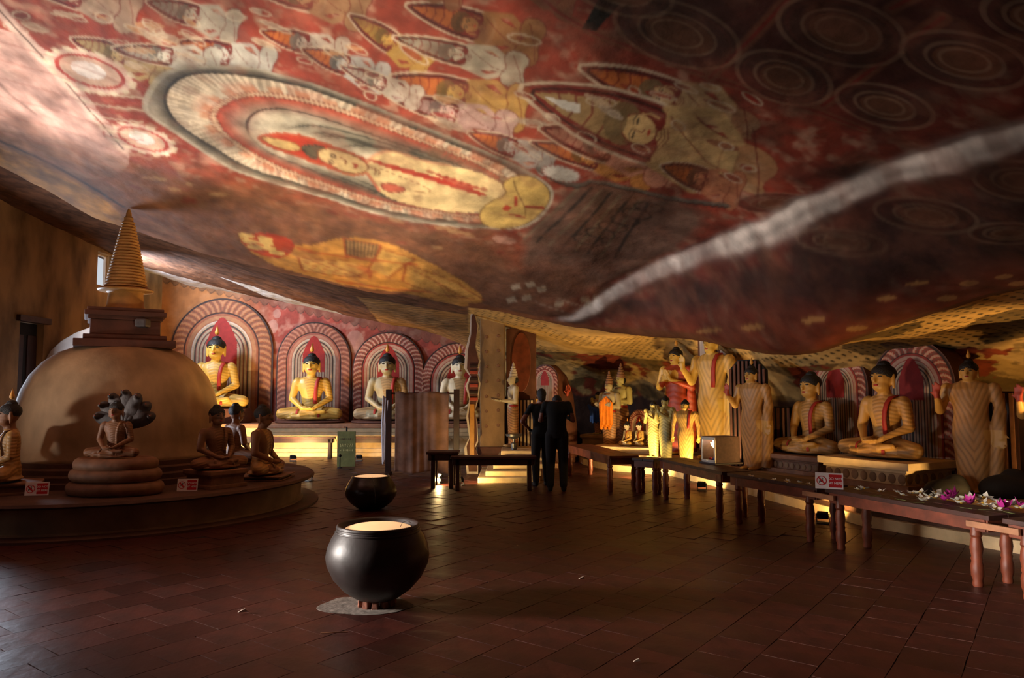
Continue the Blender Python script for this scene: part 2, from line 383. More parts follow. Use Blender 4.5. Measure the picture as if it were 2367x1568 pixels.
# ================================================================ CAVE ROOF (one rock surface: the sloping painted slab, its lip, the recess behind)
def S(px): return (px - CX) / F / .994
def st(px, main, rec):                 # heights given as ('p', py) are read at that distance, else metres
    f = lambda Y, z: (Y, at(px, z[1], Y).z if isinstance(z, tuple) else z)
    return S(px), [f(*q) for q in main], [f(*q) for q in rec]
p_ = lambda v: ('p', v)
ST = [
 (-4.8, [(.6, 5.6), (.9, 5.5), (1.2, 5.4), (1.5, 5.35), (1.8, 5.3)], [(1.85, 5.3), (1.9, 5.3), (1.95, 5.3), (2.05, 5.3)]),
 (-2.2, [(.7, 5.6), (1.5, 5.5), (2.5, 5.4), (3.3, 5.3), (3.9, 5.25)], [(4.0, 5.3), (4.1, 5.3), (4.2, 5.3), (4.4, 5.3)]),
 (-1.1, [(.8, 5.6), (2.5, 5.4), (5, 5.25), (7, 5.1), (8.2, 5.02)], [(8.35, 5.15), (8.5, 5.2), (8.6, 5.2), (8.8, 5.2)]),
 st(-150, [(.8, 5.6), (3.5, 5.35), (6, 5.12), (8, 4.98), (9.6, p_(318))], [(10.0, 5.05), (11.2, 5.3), (11.9, 5.3), (12.6, 5.25)]),
 st(0, [(.8, 5.6), (3.5, 5.3), (6, 5.04), (8.2, 4.83), (10, p_(392))], [(10.4, 4.88), (12, 5.15), (13, 5.15), (13.8, 5.08)]),
 st(280, [(.8, 5.55), (3.5, 5.22), (6, 4.9), (9, 4.42), (11.5, p_(527))], [(11.8, 4.38), (13.5, 4.75), (16, 4.8), (18.0, 4.7)]),
 st(560, [(.8, 5.5), (3.5, 5.12), (6.2, 4.72), (9.5, 4.2), (12.3, p_(612))], [(12.6, 3.9), (14.5, 4.12), (17, 4.25), (20.2, 4.2)]),
 st(820, [(.8, 5.45), (3.5, 5.03), (6.5, 4.5), (9.8, 3.9), (12.8, p_(667))], [(13.1, 3.5), (15, 3.58), (17.5, 3.6), (20.2, 3.6)]),
 st(1060, [(.8, 5.4), (3.5, 4.96), (6.6, 4.34), (10, 3.68), (13.2, p_(706))], [(13.5, 3.2), (15.5, 3.12), (17.5, 2.98), (20.2, 2.85)]),
 st(1150, [(.8, 5.4), (3.5, 4.93), (6.6, 4.29), (10, 3.6), (13.3, p_(722))], [(13.6, 3.05), (15.5, 2.98), (17.9, 2.7), (20.3, 1.2)]),
 st(1250, [(.8, 5.4), (3.5, 4.9), (6.6, 4.25), (10.3, 3.46), (13.2, p_(744))], [(13.5, 2.9), (15.5, 2.72), (18, 2.3), (20.4, 0)]),
 st(1400, [(.8, 5.3), (3.5, 4.82), (6.6, 4.18), (10.9, p_(650)), (12.5, p_(764))], [(12.8, 2.72), (15, 2.55), (18, 1.95), (20, 0)]),
 st(1600, [(.8, 5.2), (3.5, 4.72), (6.0, 4.2), (9.3, p_(570)), (11, p_(784))], [(11.3, 2.5), (13.3, 2.85), (15.5, 2.1), (17.4, 0)]),
 st(1830, [(.8, 5.0), (3.0, 4.62), (5.0, 4.2), (7.4, p_(478)), (9.2, p_(815))], [(9.5, 2.14), (11.2, 2.3), (12.9, 1.7), (14, 0)]),
 st(2070, [(.8, 4.9), (2.6, 4.52), (4.4, 4.12), (6.2, p_(385)), (8, p_(752))], [(8.4, 2.30), (9.9, 2.28), (11.3, 1.7), (12.4, 0)]),
 st(2367, [(.8, 4.8), (2.2, 4.4), (3.6, 3.95), (4.95, p_(283)), (6.7, p_(662))], [(7.2, 2.50), (8.8, 2.36), (10.5, 1.7), (11.7, 0)]),
 (.86, [(.8, 4.7), (1.9, 4.3), (3.0, 3.9), (4.2, 3.4), (5.8, 2.62)], [(6.3, 2.55), (7.8, 2.35), (9.2, 1.7), (10.2, 0)]),
 (1.3, [(.7, 4.5), (1.4, 4.2), (2.2, 3.8), (3.0, 3.4), (4.2, 2.7)], [(4.6, 2.6), (5.6, 2.3), (6.5, 1.6), (7.1, 0)]),
 (2.6, [(.5, 4.2), (.9, 4.0), (1.3, 3.7), (1.7, 3.3), (2.2, 2.8)], [(2.4, 2.6), (2.8, 2.3), (3.2, 1.5), (3.5, 0)]),
]
s_st = np.array([q[0] for q in ST]); A_st = np.array([[c for p in q[1] + q[2] for c in p] for q in ST])   # (n, 18)
def pchip(x, y, xq):                   # monotone cubic, y may be (n, m)
    h = np.diff(x); d = np.diff(y, axis=0) / h[:, None]; m = np.zeros_like(y)
    for i in range(1, len(x) - 1):
        w1 = 2 * h[i] + h[i - 1]; w2 = h[i] + 2 * h[i - 1]; ok = d[i - 1] * d[i] > 0
        m[i] = np.where(ok, (w1 + w2) / (w1 / np.where(ok, d[i - 1], 1) + w2 / np.where(ok, d[i], 1)), 0)
    m[0] = d[0]; m[-1] = d[-1]
    k = np.clip(np.searchsorted(x, xq) - 1, 0, len(x) - 2); t = ((xq - x[k]) / h[k])[:, None]; H = h[k][:, None]
    return (2 * t**3 - 3 * t**2 + 1) * y[k] + (t**3 - 2 * t**2 + t) * H * m[k] + (-2 * t**3 + 3 * t**2) * y[k + 1] + (t**3 - t**2) * H * m[k + 1]
s_cols = np.concatenate([np.linspace(-4.8, -.78, 50)[:-1], np.linspace(-.78, .78, 1020), np.linspace(.78, 2.6, 40)[1:]])
Acol = pchip(s_st, A_st, s_cols)
NM, NR = 420, 250
ROWS = 12 + NM + NR
Yg = np.zeros((ROWS, len(s_cols))); Zg = np.zeros_like(Yg)
for j in range(len(s_cols)):
    P = Acol[j].reshape(9, 2); ym, zm = P[:5, 0], P[:5, 1]
    y0 = ym[0]; y1 = min(3.6, ym[0] + .55 * (ym[4] - ym[0])); y2 = ym[4]
    ya = np.linspace(y0, y1, 12, endpoint=False); yb = 1 / np.linspace(1 / y1, 1 / y2, NM)
    yc = np.linspace(y2, P[8, 0], NR + 1)[1:]
    yy = np.concatenate([ya, yb, yc]); Yg[:, j] = yy; Zg[:, j] = pchip(P[:, 0], P[:, 1:], yy)[:, 0]
Xg = s_cols[None, :] * Yg
# the drip ledge: a broken step in the slab, its face turned to the light
RIDGE = [(2700, 150), (2500, 235), (2367, 285), (2180, 350), (2000, 418), (1850, 480), (1700, 545), (1560, 600), (1450, 655), (1390, 690), (1290, 738)]
def cast(px, py, Z=None):
    Z = Zg if Z is None else Z
    a, dy, dz = ray(px, py); s = a / dy; m = dz / dy
    j = int(np.clip(np.searchsorted(s_cols, s) - 1, 0, len(s_cols) - 2)); t = (s - s_cols[j]) / (s_cols[j + 1] - s_cols[j])
    y = Yg[:, j] * (1 - t) + Yg[:, j + 1] * t; z = Z[:, j] * (1 - t) + Z[:, j + 1] * t
    f = z - (EYE + m * y); k = np.nonzero((f[:-1] > 0) & (f[1:] <= 0))[0]
    if len(k): i = k[0]; u = f[i] / (f[i] - f[i + 1]); Y = y[i] * (1 - u) + y[i + 1] * u
    else: Y = y[12 + NM - 1]
    return (s * Y, Y)
ridge = [cast(*q) for q in RIDGE]
fx, fy = Xg.ravel(), Yg.ravel()
d, arc = dist(ridge, fx, fy, False)
rg = np.array(ridge); k = np.argmin((fx[:, None] - rg[None, :, 0])**2 + (fy[:, None] - rg[None, :, 1])**2, 1) if False else None
# signed side: right/far side of the ledge is the lower slab
sgn = np.sign(np.where(inside([(p[0], p[1]) for p in ridge] + [(-3, 16), (20, 30), (30, -5)], fx, fy), 1, -1))
sd = sgn * d + .05 * (fbm(fx * 3, fy * 3, 3, 5) - .5)
amp = np.clip((arc - .3) / 1.0, 0, 1) * np.clip((arc.max() - arc) / 1.2, .35, 1)
main_rows = (np.arange(ROWS) < 12 + NM)[:, None] * np.ones((1, len(s_cols)))
stp = np.clip((sd + .02) / .12, 0, 1); stp = stp * stp * (3 - 2 * stp)
fade = np.exp(-np.maximum(sd, 0) / .9)
Zg = Zg - (0.085 * amp * stp * fade - .03 * amp * np.exp(-((sd + .05) / .12)**2)).reshape(Zg.shape) * main_rows
Zg = Zg + (.10 * (fbm(Xg * .9, Yg * .9, 3, 11) - .5) + .03 * (fbm(Xg * 3.1, Yg * 3.1, 3, 21) - .5)) * np.clip((Zg - .5) / 1.5, 0, 1)
NV = Zg.size
# -------- mural colours
base = np.array(C_(150, 62, 44))
n1 = fbm(fx * .8, fy * .8, 4, 1); n2 = fbm(fx * 2.6, fy * 2.6, 4, 2); n3 = fbm(fx * 7, fy * 7, 3, 3)
cc = np.tile(base, (NV, 1)) * (.75 + .5 * n2[:, None])
mixc = lambda m, col: cc.__setitem__(slice(None), cc * (1 - m[:, None]) + np.array(col) * m[:, None])
mixc(np.clip((n3 - .55) * 5, 0, 1) * .45, C_(206, 170, 140)); mixc(np.clip((n2 - .55) * 5, 0, 1) * .5, C_(110, 66, 50))
PT = Paint(fx, fy, cc)
def PX(pts, sm=0, closed=True):
    if sm: pts = smooth_poly(pts, sm, closed)
    return [cast(*q) for q in pts]
def Z2(*uv): return [(300 + .4225 * uv[i], 120 + .4225 * uv[i + 1]) for i in range(0, len(uv), 2)]
def ellp(cx, cy, rx, ry, ang=0, n=40):
    c, s_ = math.cos(math.radians(ang)), math.sin(math.radians(ang))
    return [cast(cx + rx * math.cos(t) * c - ry * math.sin(t) * s_, cy + rx * math.cos(t) * s_ + ry * math.sin(t) * c) for t in np.linspace(0, 2 * PI, n, endpoint=False)]
BEI = C_(206, 186, 158); CRM = C_(222, 204, 172); RED = C_(166, 42, 30); DRED = C_(112, 34, 28); DRK = C_(46, 42, 36); BRN = C_(122, 80, 54)
UMB = C_(84, 58, 46); OCH = C_(198, 148, 74); GRY = C_(158, 150, 138); PNK = C_(206, 156, 140); GLD = C_(206, 172, 104); ORN = C_(196, 110, 54); BLK = C_(20, 16, 15)
# left faded plaster, lower brown zone, right dark zone
PT.fill(PX([(-300, 40), (60, 60), (200, 220), (330, 380), (200, 430), (-300, 330)], 2), C_(214, 176, 160), .75)
def soft_zone(pts, col, a, w):
    poly = PX(pts, 2); k = PT._box(poly, w * 2); d_, _ = dist(poly, fx[k], fy[k], True); ins = inside(poly, fx[k], fy[k])
    t = np.clip(.5 + np.where(ins, d_, -d_) / (2 * w) + .9 * (n2[k] - .5), 0, 1)[:, None] * a
    cc[k] = cc[k] * (1 - t) + np.array(col) * t
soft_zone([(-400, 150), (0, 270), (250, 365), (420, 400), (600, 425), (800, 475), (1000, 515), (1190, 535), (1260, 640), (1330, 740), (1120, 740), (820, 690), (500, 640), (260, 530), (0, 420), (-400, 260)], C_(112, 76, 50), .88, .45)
soft_zone([(-300, 300), (0, 335), (150, 400), (290, 500), (280, 540), (100, 460), (-300, 330)], C_(196, 136, 64), .8, .12)  # warm lamplit strip put into the colour
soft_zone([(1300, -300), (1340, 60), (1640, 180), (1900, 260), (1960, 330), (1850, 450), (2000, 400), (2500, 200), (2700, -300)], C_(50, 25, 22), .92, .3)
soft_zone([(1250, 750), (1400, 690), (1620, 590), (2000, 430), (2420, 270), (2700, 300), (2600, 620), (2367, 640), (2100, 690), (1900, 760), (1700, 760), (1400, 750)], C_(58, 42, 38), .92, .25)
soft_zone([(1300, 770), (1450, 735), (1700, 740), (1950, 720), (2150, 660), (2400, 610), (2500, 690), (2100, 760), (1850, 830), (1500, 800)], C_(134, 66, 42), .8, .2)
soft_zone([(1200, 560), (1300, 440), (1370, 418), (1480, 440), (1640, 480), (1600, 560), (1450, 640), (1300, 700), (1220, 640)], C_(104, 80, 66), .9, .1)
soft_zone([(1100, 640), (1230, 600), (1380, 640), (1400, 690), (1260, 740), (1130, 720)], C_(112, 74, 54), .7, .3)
# the figures around the big image
def figure(tip, end, w, col, face=None, halo=None, seed=0, bust=False):
    T = np.array(tip, float); E = np.array(end, float); A = E - T; Nn = np.array([-A[1], A[0]])
    def q(*ab): return [cast(*(T + A * ab[i] + Nn * w * ab[i + 1])) for i in range(0, len(ab), 2)]
    halo = halo or DRED; L0 = float(np.hypot(*A)); d0 = cast(*T)[1] / F
    hp = smooth_poly([(0, 0), (.12, .42), (.3, .8), (.5, .9), (.64, .75), (.64, -.75), (.5, -.9), (.3, -.8), (.12, -.42)], 1)
    P_ = lambda pl: [cast(*(T + A * a + Nn * w * b)) for a, b in pl]
    H = P_(hp); PT.fill(H, halo, .85); PT.stroke(H, L0 * .012 * d0, BEI, a=.8)
    H2 = P_([(a * .88 + .05, b * .8) for a, b in hp]); PT.stroke(H2, L0 * .009 * d0, BLK, a=.8)
    cr = P_([(.08, 0), (.2, .3), (.38, .55), (.42, 0), (.38, -.55), (.2, -.3)]); PT.fill(cr, [c * .8 for c in ORN] if seed % 2 else [c * .7 for c in col], .9)
    for a in (.16, .22, .28, .34): PT.stroke(P_([(a, -.5 * a / .3), (a + .02, 0), (a, .5 * a / .3)]), L0 * .006 * d0, DRED, False, .8)
    E_ = lambda a, b, ra, rb: P_([(a + ra * math.cos(t), b + rb * math.sin(t)) for t in np.linspace(0, 2 * PI, 18, endpoint=False)])
    PT.fill(E_(.415, 0, .07, .6), [c * .35 for c in col], .9)
    tor = P_(smooth_poly([(.54, -.8), (.56, -.25), (.52, 0), (.56, .25), (.54, .8), (.62, .95), (.72, .6), (.84, .5), (.84, -.5), (.72, -.6), (.62, -.95)], 1))
    PT.fill(tor, col, .92); PT.stroke(tor, L0 * .006 * d0, DRED, a=.8)
    for sg in (1, -1):
        PT.stroke(P_([(.56, .8 * sg), (.72, 1.1 * sg), (.82, .55 * sg)]), L0 * .035 * d0, col, False, .9)
    kn = P_(smooth_poly([(.78, -.5), (.86, -.62), (.96, -.5), (1.0, -.1), (.95, .3), (.98, .6), (.88, .7), (.78, .5)], 2)) if bust else P_(smooth_poly([(.82, -1.3), (.8, -.6), (.84, 0), (.8, .6), (.82, 1.3), (.92, 1.45), (.99, .9), (.95, 0), (.99, -.9), (.92, -1.45)], 1))
    PT.fill(kn, [c * .92 for c in col], .55 if bust else .92); PT.stroke(kn, L0 * .006 * d0, DRED, a=.3 if bust else .8)
    PT.stroke(P_([(.86, -1), (.93, .1), (.96, .9)]), L0 * .005 * d0, DRED, False, .7)
    fc = face or [min(1, c * 1.12) for c in col]
    fp = E_(.475, 0, .065, .42); PT.fill(fp, fc, .95); PT.stroke(fp, L0 * .006 * d0, DRED, a=.8); lw = L0 * .004 * d0
    PT.fill(E_(.405, 0, .022, .38), [c * .3 for c in col], .8)
    for sg in (1, -1):
        PT.fill(E_(.462, .2 * sg, .0045, .12), DRK, .9); PT.stroke(P_([(.452, .06 * sg), (.446, .2 * sg), (.453, .34 * sg)]), lw, DRK, False, .8)
        PT.stroke(P_([(.47, .43 * sg), (.5, .5 * sg), (.53, .46 * sg)]), lw * 1.6, fc, False, .9)
    PT.stroke(P_([(.456, .05), (.49, .07), (.494, -.05)]), lw, DRED, False, .8); PT.fill(E_(.512, 0, .006, .11), RED, .9)
    for q_ in (.545, .558, .572): PT.stroke(P_([(q_, -.25), (q_ + .014, 0), (q_, .25)]), lw, DRED, False, .7)
    PT.stroke(P_([(.57, -.6), (.64, -.2), (.74, .25), (.83, .4)]), lw * 1.3, DRED, False, .7)
FIGS = [((155, 86), (400, 175), .12, C_(186, 160, 110)), ((20, -60), (330, 40), .11, C_(168, 140, 116)), ((330, 0), (560, 70), .13, C_(170, 160, 140)), ((400, 95), (640, 160), .14, C_(190, 186, 172)),
 ((250, 110), (520, 150), .1, C_(196, 188, 170)), ((595, 70), (810, 130), .13, C_(184, 168, 150)), ((560, -40), (860, 30), .12, C_(160, 120, 84)), ((690, 110), (900, 190), .13, C_(170, 166, 158)),
 ((800, 30), (1000, 160), .13, C_(178, 140, 70)), ((928, 8), (1260, 110), .12, C_(150, 104, 62)), ((898, 83), (1225, 170), .09, C_(176, 164, 142)), ((891, 174), (1230, 260), .12, C_(184, 144, 78)),
 ((881, 216), (1200, 305), .09, C_(196, 160, 150)), ((1074, 304), (1290, 380), .12, C_(168, 160, 150)), ((780, 150), (980, 235), .1, C_(190, 176, 158)), ((1100, -90), (1340, 10), .14, C_(120, 76, 52)), ((840, -80), (1080, -10), .13, C_(140, 90, 60)),
 ((1216, 326), (1520, 410), .09, C_(190, 128, 66)), ((1236, 292), (1560, 390), .12, C_(196, 134, 108)), ((1327, 150), (1760, 300), .11, C_(178, 146, 104)), ((1185, 198), (1800, 410), .13, C_(190, 156, 104)), ((1520, 380), (1720, 450), .16, C_(178, 112, 78))]
for i, (a, b, w, c) in enumerate(FIGS): figure(a, b, w, c, seed=i, bust=i in (19, 20))
PT.fill(PX([(1255, 222), (1342, 240), (1340, 262), (1300, 252)]), C_(206, 200, 188)); 
for k in range(70):                    # fragments of drapery, petals and cloud scrolls between the figures
    cx = RNG.uniform(-60, 1750); cy = RNG.uniform(-60, 60) + RNG.uniform(0, 260) * max(.15, min(1, (cx + 100) / 900)) + .08 * cx
    if 320 < cx < 1260 and cy > 150 + .26 * (cx - 350): continue
    c = [C_(196, 170, 140), C_(150, 40, 30), C_(170, 150, 130), C_(120, 50, 40), C_(188, 142, 100)][k % 5]
    PT.fill(ellp(cx, cy, RNG.uniform(12, 42), RNG.uniform(3, 9), RNG.uniform(5, 35), 14), c, .7)
    PT.stroke(ellp(cx + 8, cy + 3, RNG.uniform(14, 40), RNG.uniform(5, 11), RNG.uniform(5, 35), 16), .012, BEI, a=.6)
# the large painted Buddha
O = PX(Z2(75,310, 100,230, 170,130, 260,95, 380,82, 560,85, 720,100, 830,135, 960,165, 1100,215, 1300,290, 1500,370, 1700,450, 1900,530, 2080,610, 2200,670, 2290,730, 2312,775, 2290,840, 2240,910, 2150,962, 2050,968, 1800,958, 1500,918, 1300,872, 1100,805, 900,748, 700,692, 560,642, 450,575, 330,495, 230,425, 130,365), 1)
I1 = PX(Z2(188,262, 210,195, 280,135, 400,112, 560,118, 720,140, 830,165, 960,192, 1100,242, 1300,318, 1500,398, 1700,478, 1900,556, 2080,638, 2200,720, 2200,860, 2050,940, 1800,930, 1500,890, 1300,842, 1100,772, 900,715, 700,655, 580,602, 480,535, 370,470, 270,400, 215,335), 1)
I2 = PX(Z2(435,345, 470,290, 560,240, 680,215, 900,240, 1100,290, 1300,360, 1500,440, 1700,520, 1900,590, 2080,680, 2040,920, 1800,905, 1500,860, 1300,810, 1100,745, 900,680, 750,620, 600,530, 500,450, 450,395), 1)
I3 = PX(Z2(470,345, 500,300, 600,248, 720,240, 900,262, 1100,310, 1300,382, 1500,458, 1700,535, 1900,610, 2060,700, 2000,905, 1800,890, 1500,845, 1300,795, 1100,725, 900,660, 760,600, 640,530, 540,460, 490,400), 1)
I4 = PX(Z2(635,400, 660,350, 720,315, 830,310, 1000,345, 1200,410, 1400,480, 1600,550, 1800,620, 1980,705, 1950,890, 1800,870, 1600,840, 1400,800, 1200,720, 1000,650, 850,590, 740,540, 660,470), 1)
PT.fill(O, C_(158, 144, 122)); PT.stroke(O, .035, C_(196, 184, 160), a=.9)
PT.stroke(I1, .14, DRK, a=.85, soft=True, side=-1)
PT.fill(I1, BEI)
PT.stroke(I1, .34, C_(96, 86, 70), a=.45, side=1, beads=.085); PT.stroke(I1, .022, DRK)
PT.stroke(I2, .13, C_(196, 130, 92), a=.7, side=-1, beads=.26); PT.stroke(I2, .22, C_(186, 96, 66), a=.3, side=-1, beads=.62)
PT.fill(I2, C_(206, 170, 136)); PT.stroke(I2, .03, C_(120, 50, 36), a=.7, beads=.05)
PT.fill(I3, CRM); PT.stroke(I3, .26, C_(178, 62, 36), a=.95, soft=True, side=1); PT.stroke(I3, .03, C_(110, 40, 28), a=.8, beads=.05)
PT.fill(I4, C_(204, 190, 162)); PT.stroke(I4, .15, C_(60, 58, 48), a=.5, soft=True, side=-1, beads=0); PT.stroke(I4, .02, DRK, a=.95)
PT.stroke(I4, .10, C_(120, 60, 44), a=.5, soft=True, side=1)
for arcp in (Z2(860,420, 1000,395, 1200,440, 1400,500, 1600,570, 1780,640, 1960,720), Z2(940,452, 1060,440, 1250,482, 1450,540, 1650,605, 1850,680), Z2(1000,475, 1100,457, 1250,492, 1450,548, 1650,615), Z2(1110,525, 1250,508, 1420,535, 1600,590),
             Z2(900,580, 1050,650, 1250,725, 1400,792, 1600,830, 1850,868), Z2(1000,602, 1150,685, 1300,745, 1450,800), Z2(930,560, 1100,640, 1280,712, 1420,775, 1650,822)):
    L_ = PX(arcp, 2, False); PT.stroke(L_, .12, C_(70, 70, 58), False, .45, soft=True); PT.stroke(L_, .02, DRK, False, .9)
PT.stroke(PX(Z2(1700,560, 1850,625, 2000,705), 1, False), .17, C_(120, 96, 70), False, .7, beads=.05)
hd = PX(Z2(688,462, 760,440, 900,440, 1020,478, 1150,525, 1280,575, 1330,600, 1300,680, 1200,672, 1050,628, 900,572, 780,532, 710,492), 1)
PT.stroke(hd, .10, CRM, a=.7, soft=True); PT.fill(hd, C_(178, 58, 36)); PT.stroke(hd, .05, C_(196, 110, 70), a=.6, soft=True, side=1)
PT.fill(PX(Z2(700,462, 800,474, 900,498, 938,525, 920,543, 850,536, 780,512), 1), C_(212, 176, 110)); PT.stroke(PX(Z2(700,462, 800,474, 900,498, 938,525, 920,543, 850,536, 780,512), 1), .012, C_(130, 80, 40), a=.8)
PT.fill(PX(Z2(1290,672, 1300,610, 1340,562, 1420,540, 1500,558, 1620,602, 1750,622, 1900,655, 2010,705, 2085,765, 1960,872, 1800,882, 1600,852, 1450,812, 1370,772, 1330,715), 1), C_(220, 192, 136))
PT.stroke(PX(Z2(1300,600, 1345,560, 1420,540, 1500,558, 1620,602, 1750,622), 1, False), .03, C_(206, 150, 110), False, .8)
PT.stroke(PX(Z2(1370,640, 1500,690, 1620,740, 1655,765, 1600,770, 1500,745), 2, False), .012, C_(130, 80, 50), False, .8)
PT.fill(PX(Z2(1275,578, 1420,612, 1600,662, 1800,722, 1952,776, 1945,797, 1800,752, 1600,692, 1400,634), 1), C_(178, 54, 36))
PT.fill(PX(Z2(1640,652, 1760,690, 1880,730, 1945,752, 1860,748, 1740,712), 1), C_(186, 92, 66)); PT.stroke(PX(Z2(1640,655, 1790,705, 1940,752), 0, False), .05, C_(150, 44, 30), False, .8, beads=.09)
PT.fill(PX(Z2(1365,722, 1430,718, 1520,750, 1480,772, 1400,766), 1), C_(196, 96, 70)); PT.stroke(PX(Z2(1365,722, 1430,718, 1520,750, 1480,772, 1400,766), 1), .012, C_(130, 50, 36))
PT.stroke(PX(Z2(1300,665, 1330,710, 1365,760), 0, False), .03, C_(196, 96, 70), False, .8)
lap = PX(Z2(2030,720, 2110,676, 2200,680, 2270,722, 2306,780, 2280,850, 2200,930, 2100,966, 1980,966, 1920,936, 1910,880, 1960,822, 2070,780), 1)
PT.fill(lap, C_(204, 170, 96)); PT.stroke(lap, .014, C_(110, 76, 40), a=.8)
PT.fill(PX(Z2(2165,840, 2270,850, 2265,862, 2165,852)), RED); PT.fill(PX(Z2(2075,885, 2165,900, 2165,910, 2075,894)), RED); PT.fill(PX(Z2(2030,860, 2060,838, 2090,850, 2070,872)), C_(176, 60, 36)); PT.fill(PX(Z2(2100,790, 2120,790, 2125,840, 2105,850)), C_(176, 60, 36))
PT.stroke(PX(Z2(2100,705, 2115,760, 2165,850, 2165,900), 1, False), .012, C_(110, 76, 40), False, .8)
hr = PX(Z2(932,512, 1000,503, 1075,520, 1060,545, 1030,575, 1020,598, 985,580, 950,550), 1); PT.fill(hr, C_(92, 80, 60)); PT.stroke(hr, .05, C_(40, 34, 26), a=.7, side=1, beads=.05)
fcp = PX(Z2(1022,545, 1070,527, 1150,540, 1250,578, 1308,622, 1300,652, 1240,668, 1160,652, 1090,612, 1040,592), 1); PT.fill(fcp, C_(224, 192, 132)); PT.stroke(fcp, .014, C_(120, 70, 40), a=.9)
PT.fill(PX(Z2(1150,655, 1240,668, 1300,655, 1300,668, 1240,682, 1160,668)), C_(196, 120, 80))
for e in (Z2(1095,565, 1115,558, 1130,575, 1112,582), Z2(1085,600, 1105,592, 1120,605, 1105,613)): PT.stroke(PX(e, 1), .014, DRK, a=.9)
PT.stroke(PX(Z2(1150,575, 1190,600, 1180,612), 1, False), .014, C_(130, 70, 40), False); PT.stroke(PX(Z2(1225,612, 1245,620, 1232,632), 1, False), .025, RED, False)
for q in ((1310, 625, 1350, 650, 1340, 668), (1335, 632, 1372, 655, 1362, 672)): PT.stroke(PX(Z2(*q), 1, False), .012, C_(140, 90, 60), False)
# medallions and border of the left part
PT.stroke(PX([(-80, -60), (60, 90), (160, 200), (285, 345)], 1, False), .10, C_(222, 190, 170), False, .8); PT.stroke(PX([(-80, -60), (60, 90), (160, 200), (285, 345)], 1, False), .014, UMB, False)
PT.stroke(PX([(-60, 120), (0, 200), (80, 262)], 1, False), .03, UMB, False, .5)
for cx, cy, rx, ry in ((208, 165, 98, 38), (330, 322, 72, 26)):
    PT.fill(ellp(cx, cy, rx * 1.06, ry * 1.15, 18), C_(206, 170, 150)); PT.stroke(ellp(cx, cy, rx * 1.06, ry * 1.15, 18), .04, CRM, a=.8, beads=.16)
    PT.fill(ellp(cx, cy, rx * .88, ry * .9, 18), C_(162, 56, 44)); PT.fill(ellp(cx, cy, rx * .76, ry * .76, 18), C_(196, 160, 136)); PT.fill(ellp(cx - 3, cy - 3, rx * .44, ry * .46, 18), C_(224, 212, 202))
for k in range(9):
    y0 = 60 + 42 * k; PT.stroke(PX([(-120, y0), (30, y0 + 45), (150 + 8 * k, y0 + 80), (300, y0 + 140)], 1, False), .02, C_(160, 100, 84), False, .45)
for k in range(8):
    y0 = 205 + 14 * k; PT.stroke(PX([(170 + 10 * k, y0), (240, y0 + 12), (330, y0 + 22)], 1, False), .02, C_(168, 70, 56) if k % 2 else CRM, False, .7)
# framed panels with rings, upper right and lower right
for pts in ([(1180, -60), (1330, 60), (1500, 125), (1700, 200), (1900, 262), (2000, 300)], [(1640, 180), (1730, 95), (1840, -20)], [(1900, 245), (2010, 165), (2180, 40)], [(2060, 20), (2220, -70)]):
    PT.stroke(PX(pts, 1, False), .06, C_(112, 68, 48), False, .7); PT.stroke(PX(pts, 1, False), .018, DRED, False, .9)
PT.fill(PX([(1388, -10), (1450, -10), (1378, 72), (1345, 66)]), BLK)
for cx, cy, rx, ry, an in ((1565, 78, 150, 70, 18), (1945, 72, 150, 75, 14), (1812, 180, 112, 58, 16), (2045, 245, 115, 46, 14), (2230, 140, 150, 62, 12), (1430, -30, 130, 60, 18), (2400, 40, 130, 60, 10), (1945, 560, 105, 28, 6), (2140, 498, 120, 38, 8), (2360, 418, 110, 44, 6), (1790, 470, 90, 24, 0), (2330, 540, 90, 24, 0)):
    PT.fill(ellp(cx, cy, rx * .95, ry * .95, an), C_(66, 40, 32), .6); PT.fill(ellp(cx + 5, cy + 3, rx * .55, ry * .55, an), C_(104, 66, 44), .6)
    for kk, w in ((1.0, .022), (.86, .016), (.62, .016), (.40, .014)): PT.stroke(ellp(cx, cy, rx * kk, ry * kk, an), w, C_(150, 122, 98) if kk != .86 else C_(90, 44, 36), a=.32)
# throne with slanting planks
for k in range(8):
    PT.stroke(PX([(1345 + 22 * k, 428 + 6 * k), (1210 + 30 * k, 555 + 6 * k)], 0, False), .03, C_(50, 42, 38) if k % 2 else C_(120, 100, 80), False, .85)
for k in range(6): PT.stroke(ellp(1500 - 28 * k, 480 + 15 * k, 34, 11, 10, 20), .02, C_(46, 36, 32), a=.8)
PT.stroke(PX([(1245, 390), (1300, 425), (1345, 430), (1372, 416), (1480, 442), (1560, 462), (1680, 475)], 1, False), .05, C_(96, 92, 82), False, .9); PT.stroke(PX([(1245, 396), (1300, 430), (1345, 435), (1372, 421), (1480, 447), (1560, 467), (1680, 480)], 1, False), .02, BLK, False, .9)
PT.fill(ellp(1298, 402, 44, 17, 12), C_(200, 192, 180)); PT.stroke(ellp(1298, 402, 44, 17, 12), .03, C_(150, 90, 80), a=.8, beads=.06); PT.fill(ellp(1165, 555, 28, 9, 8), C_(176, 130, 110), .8)
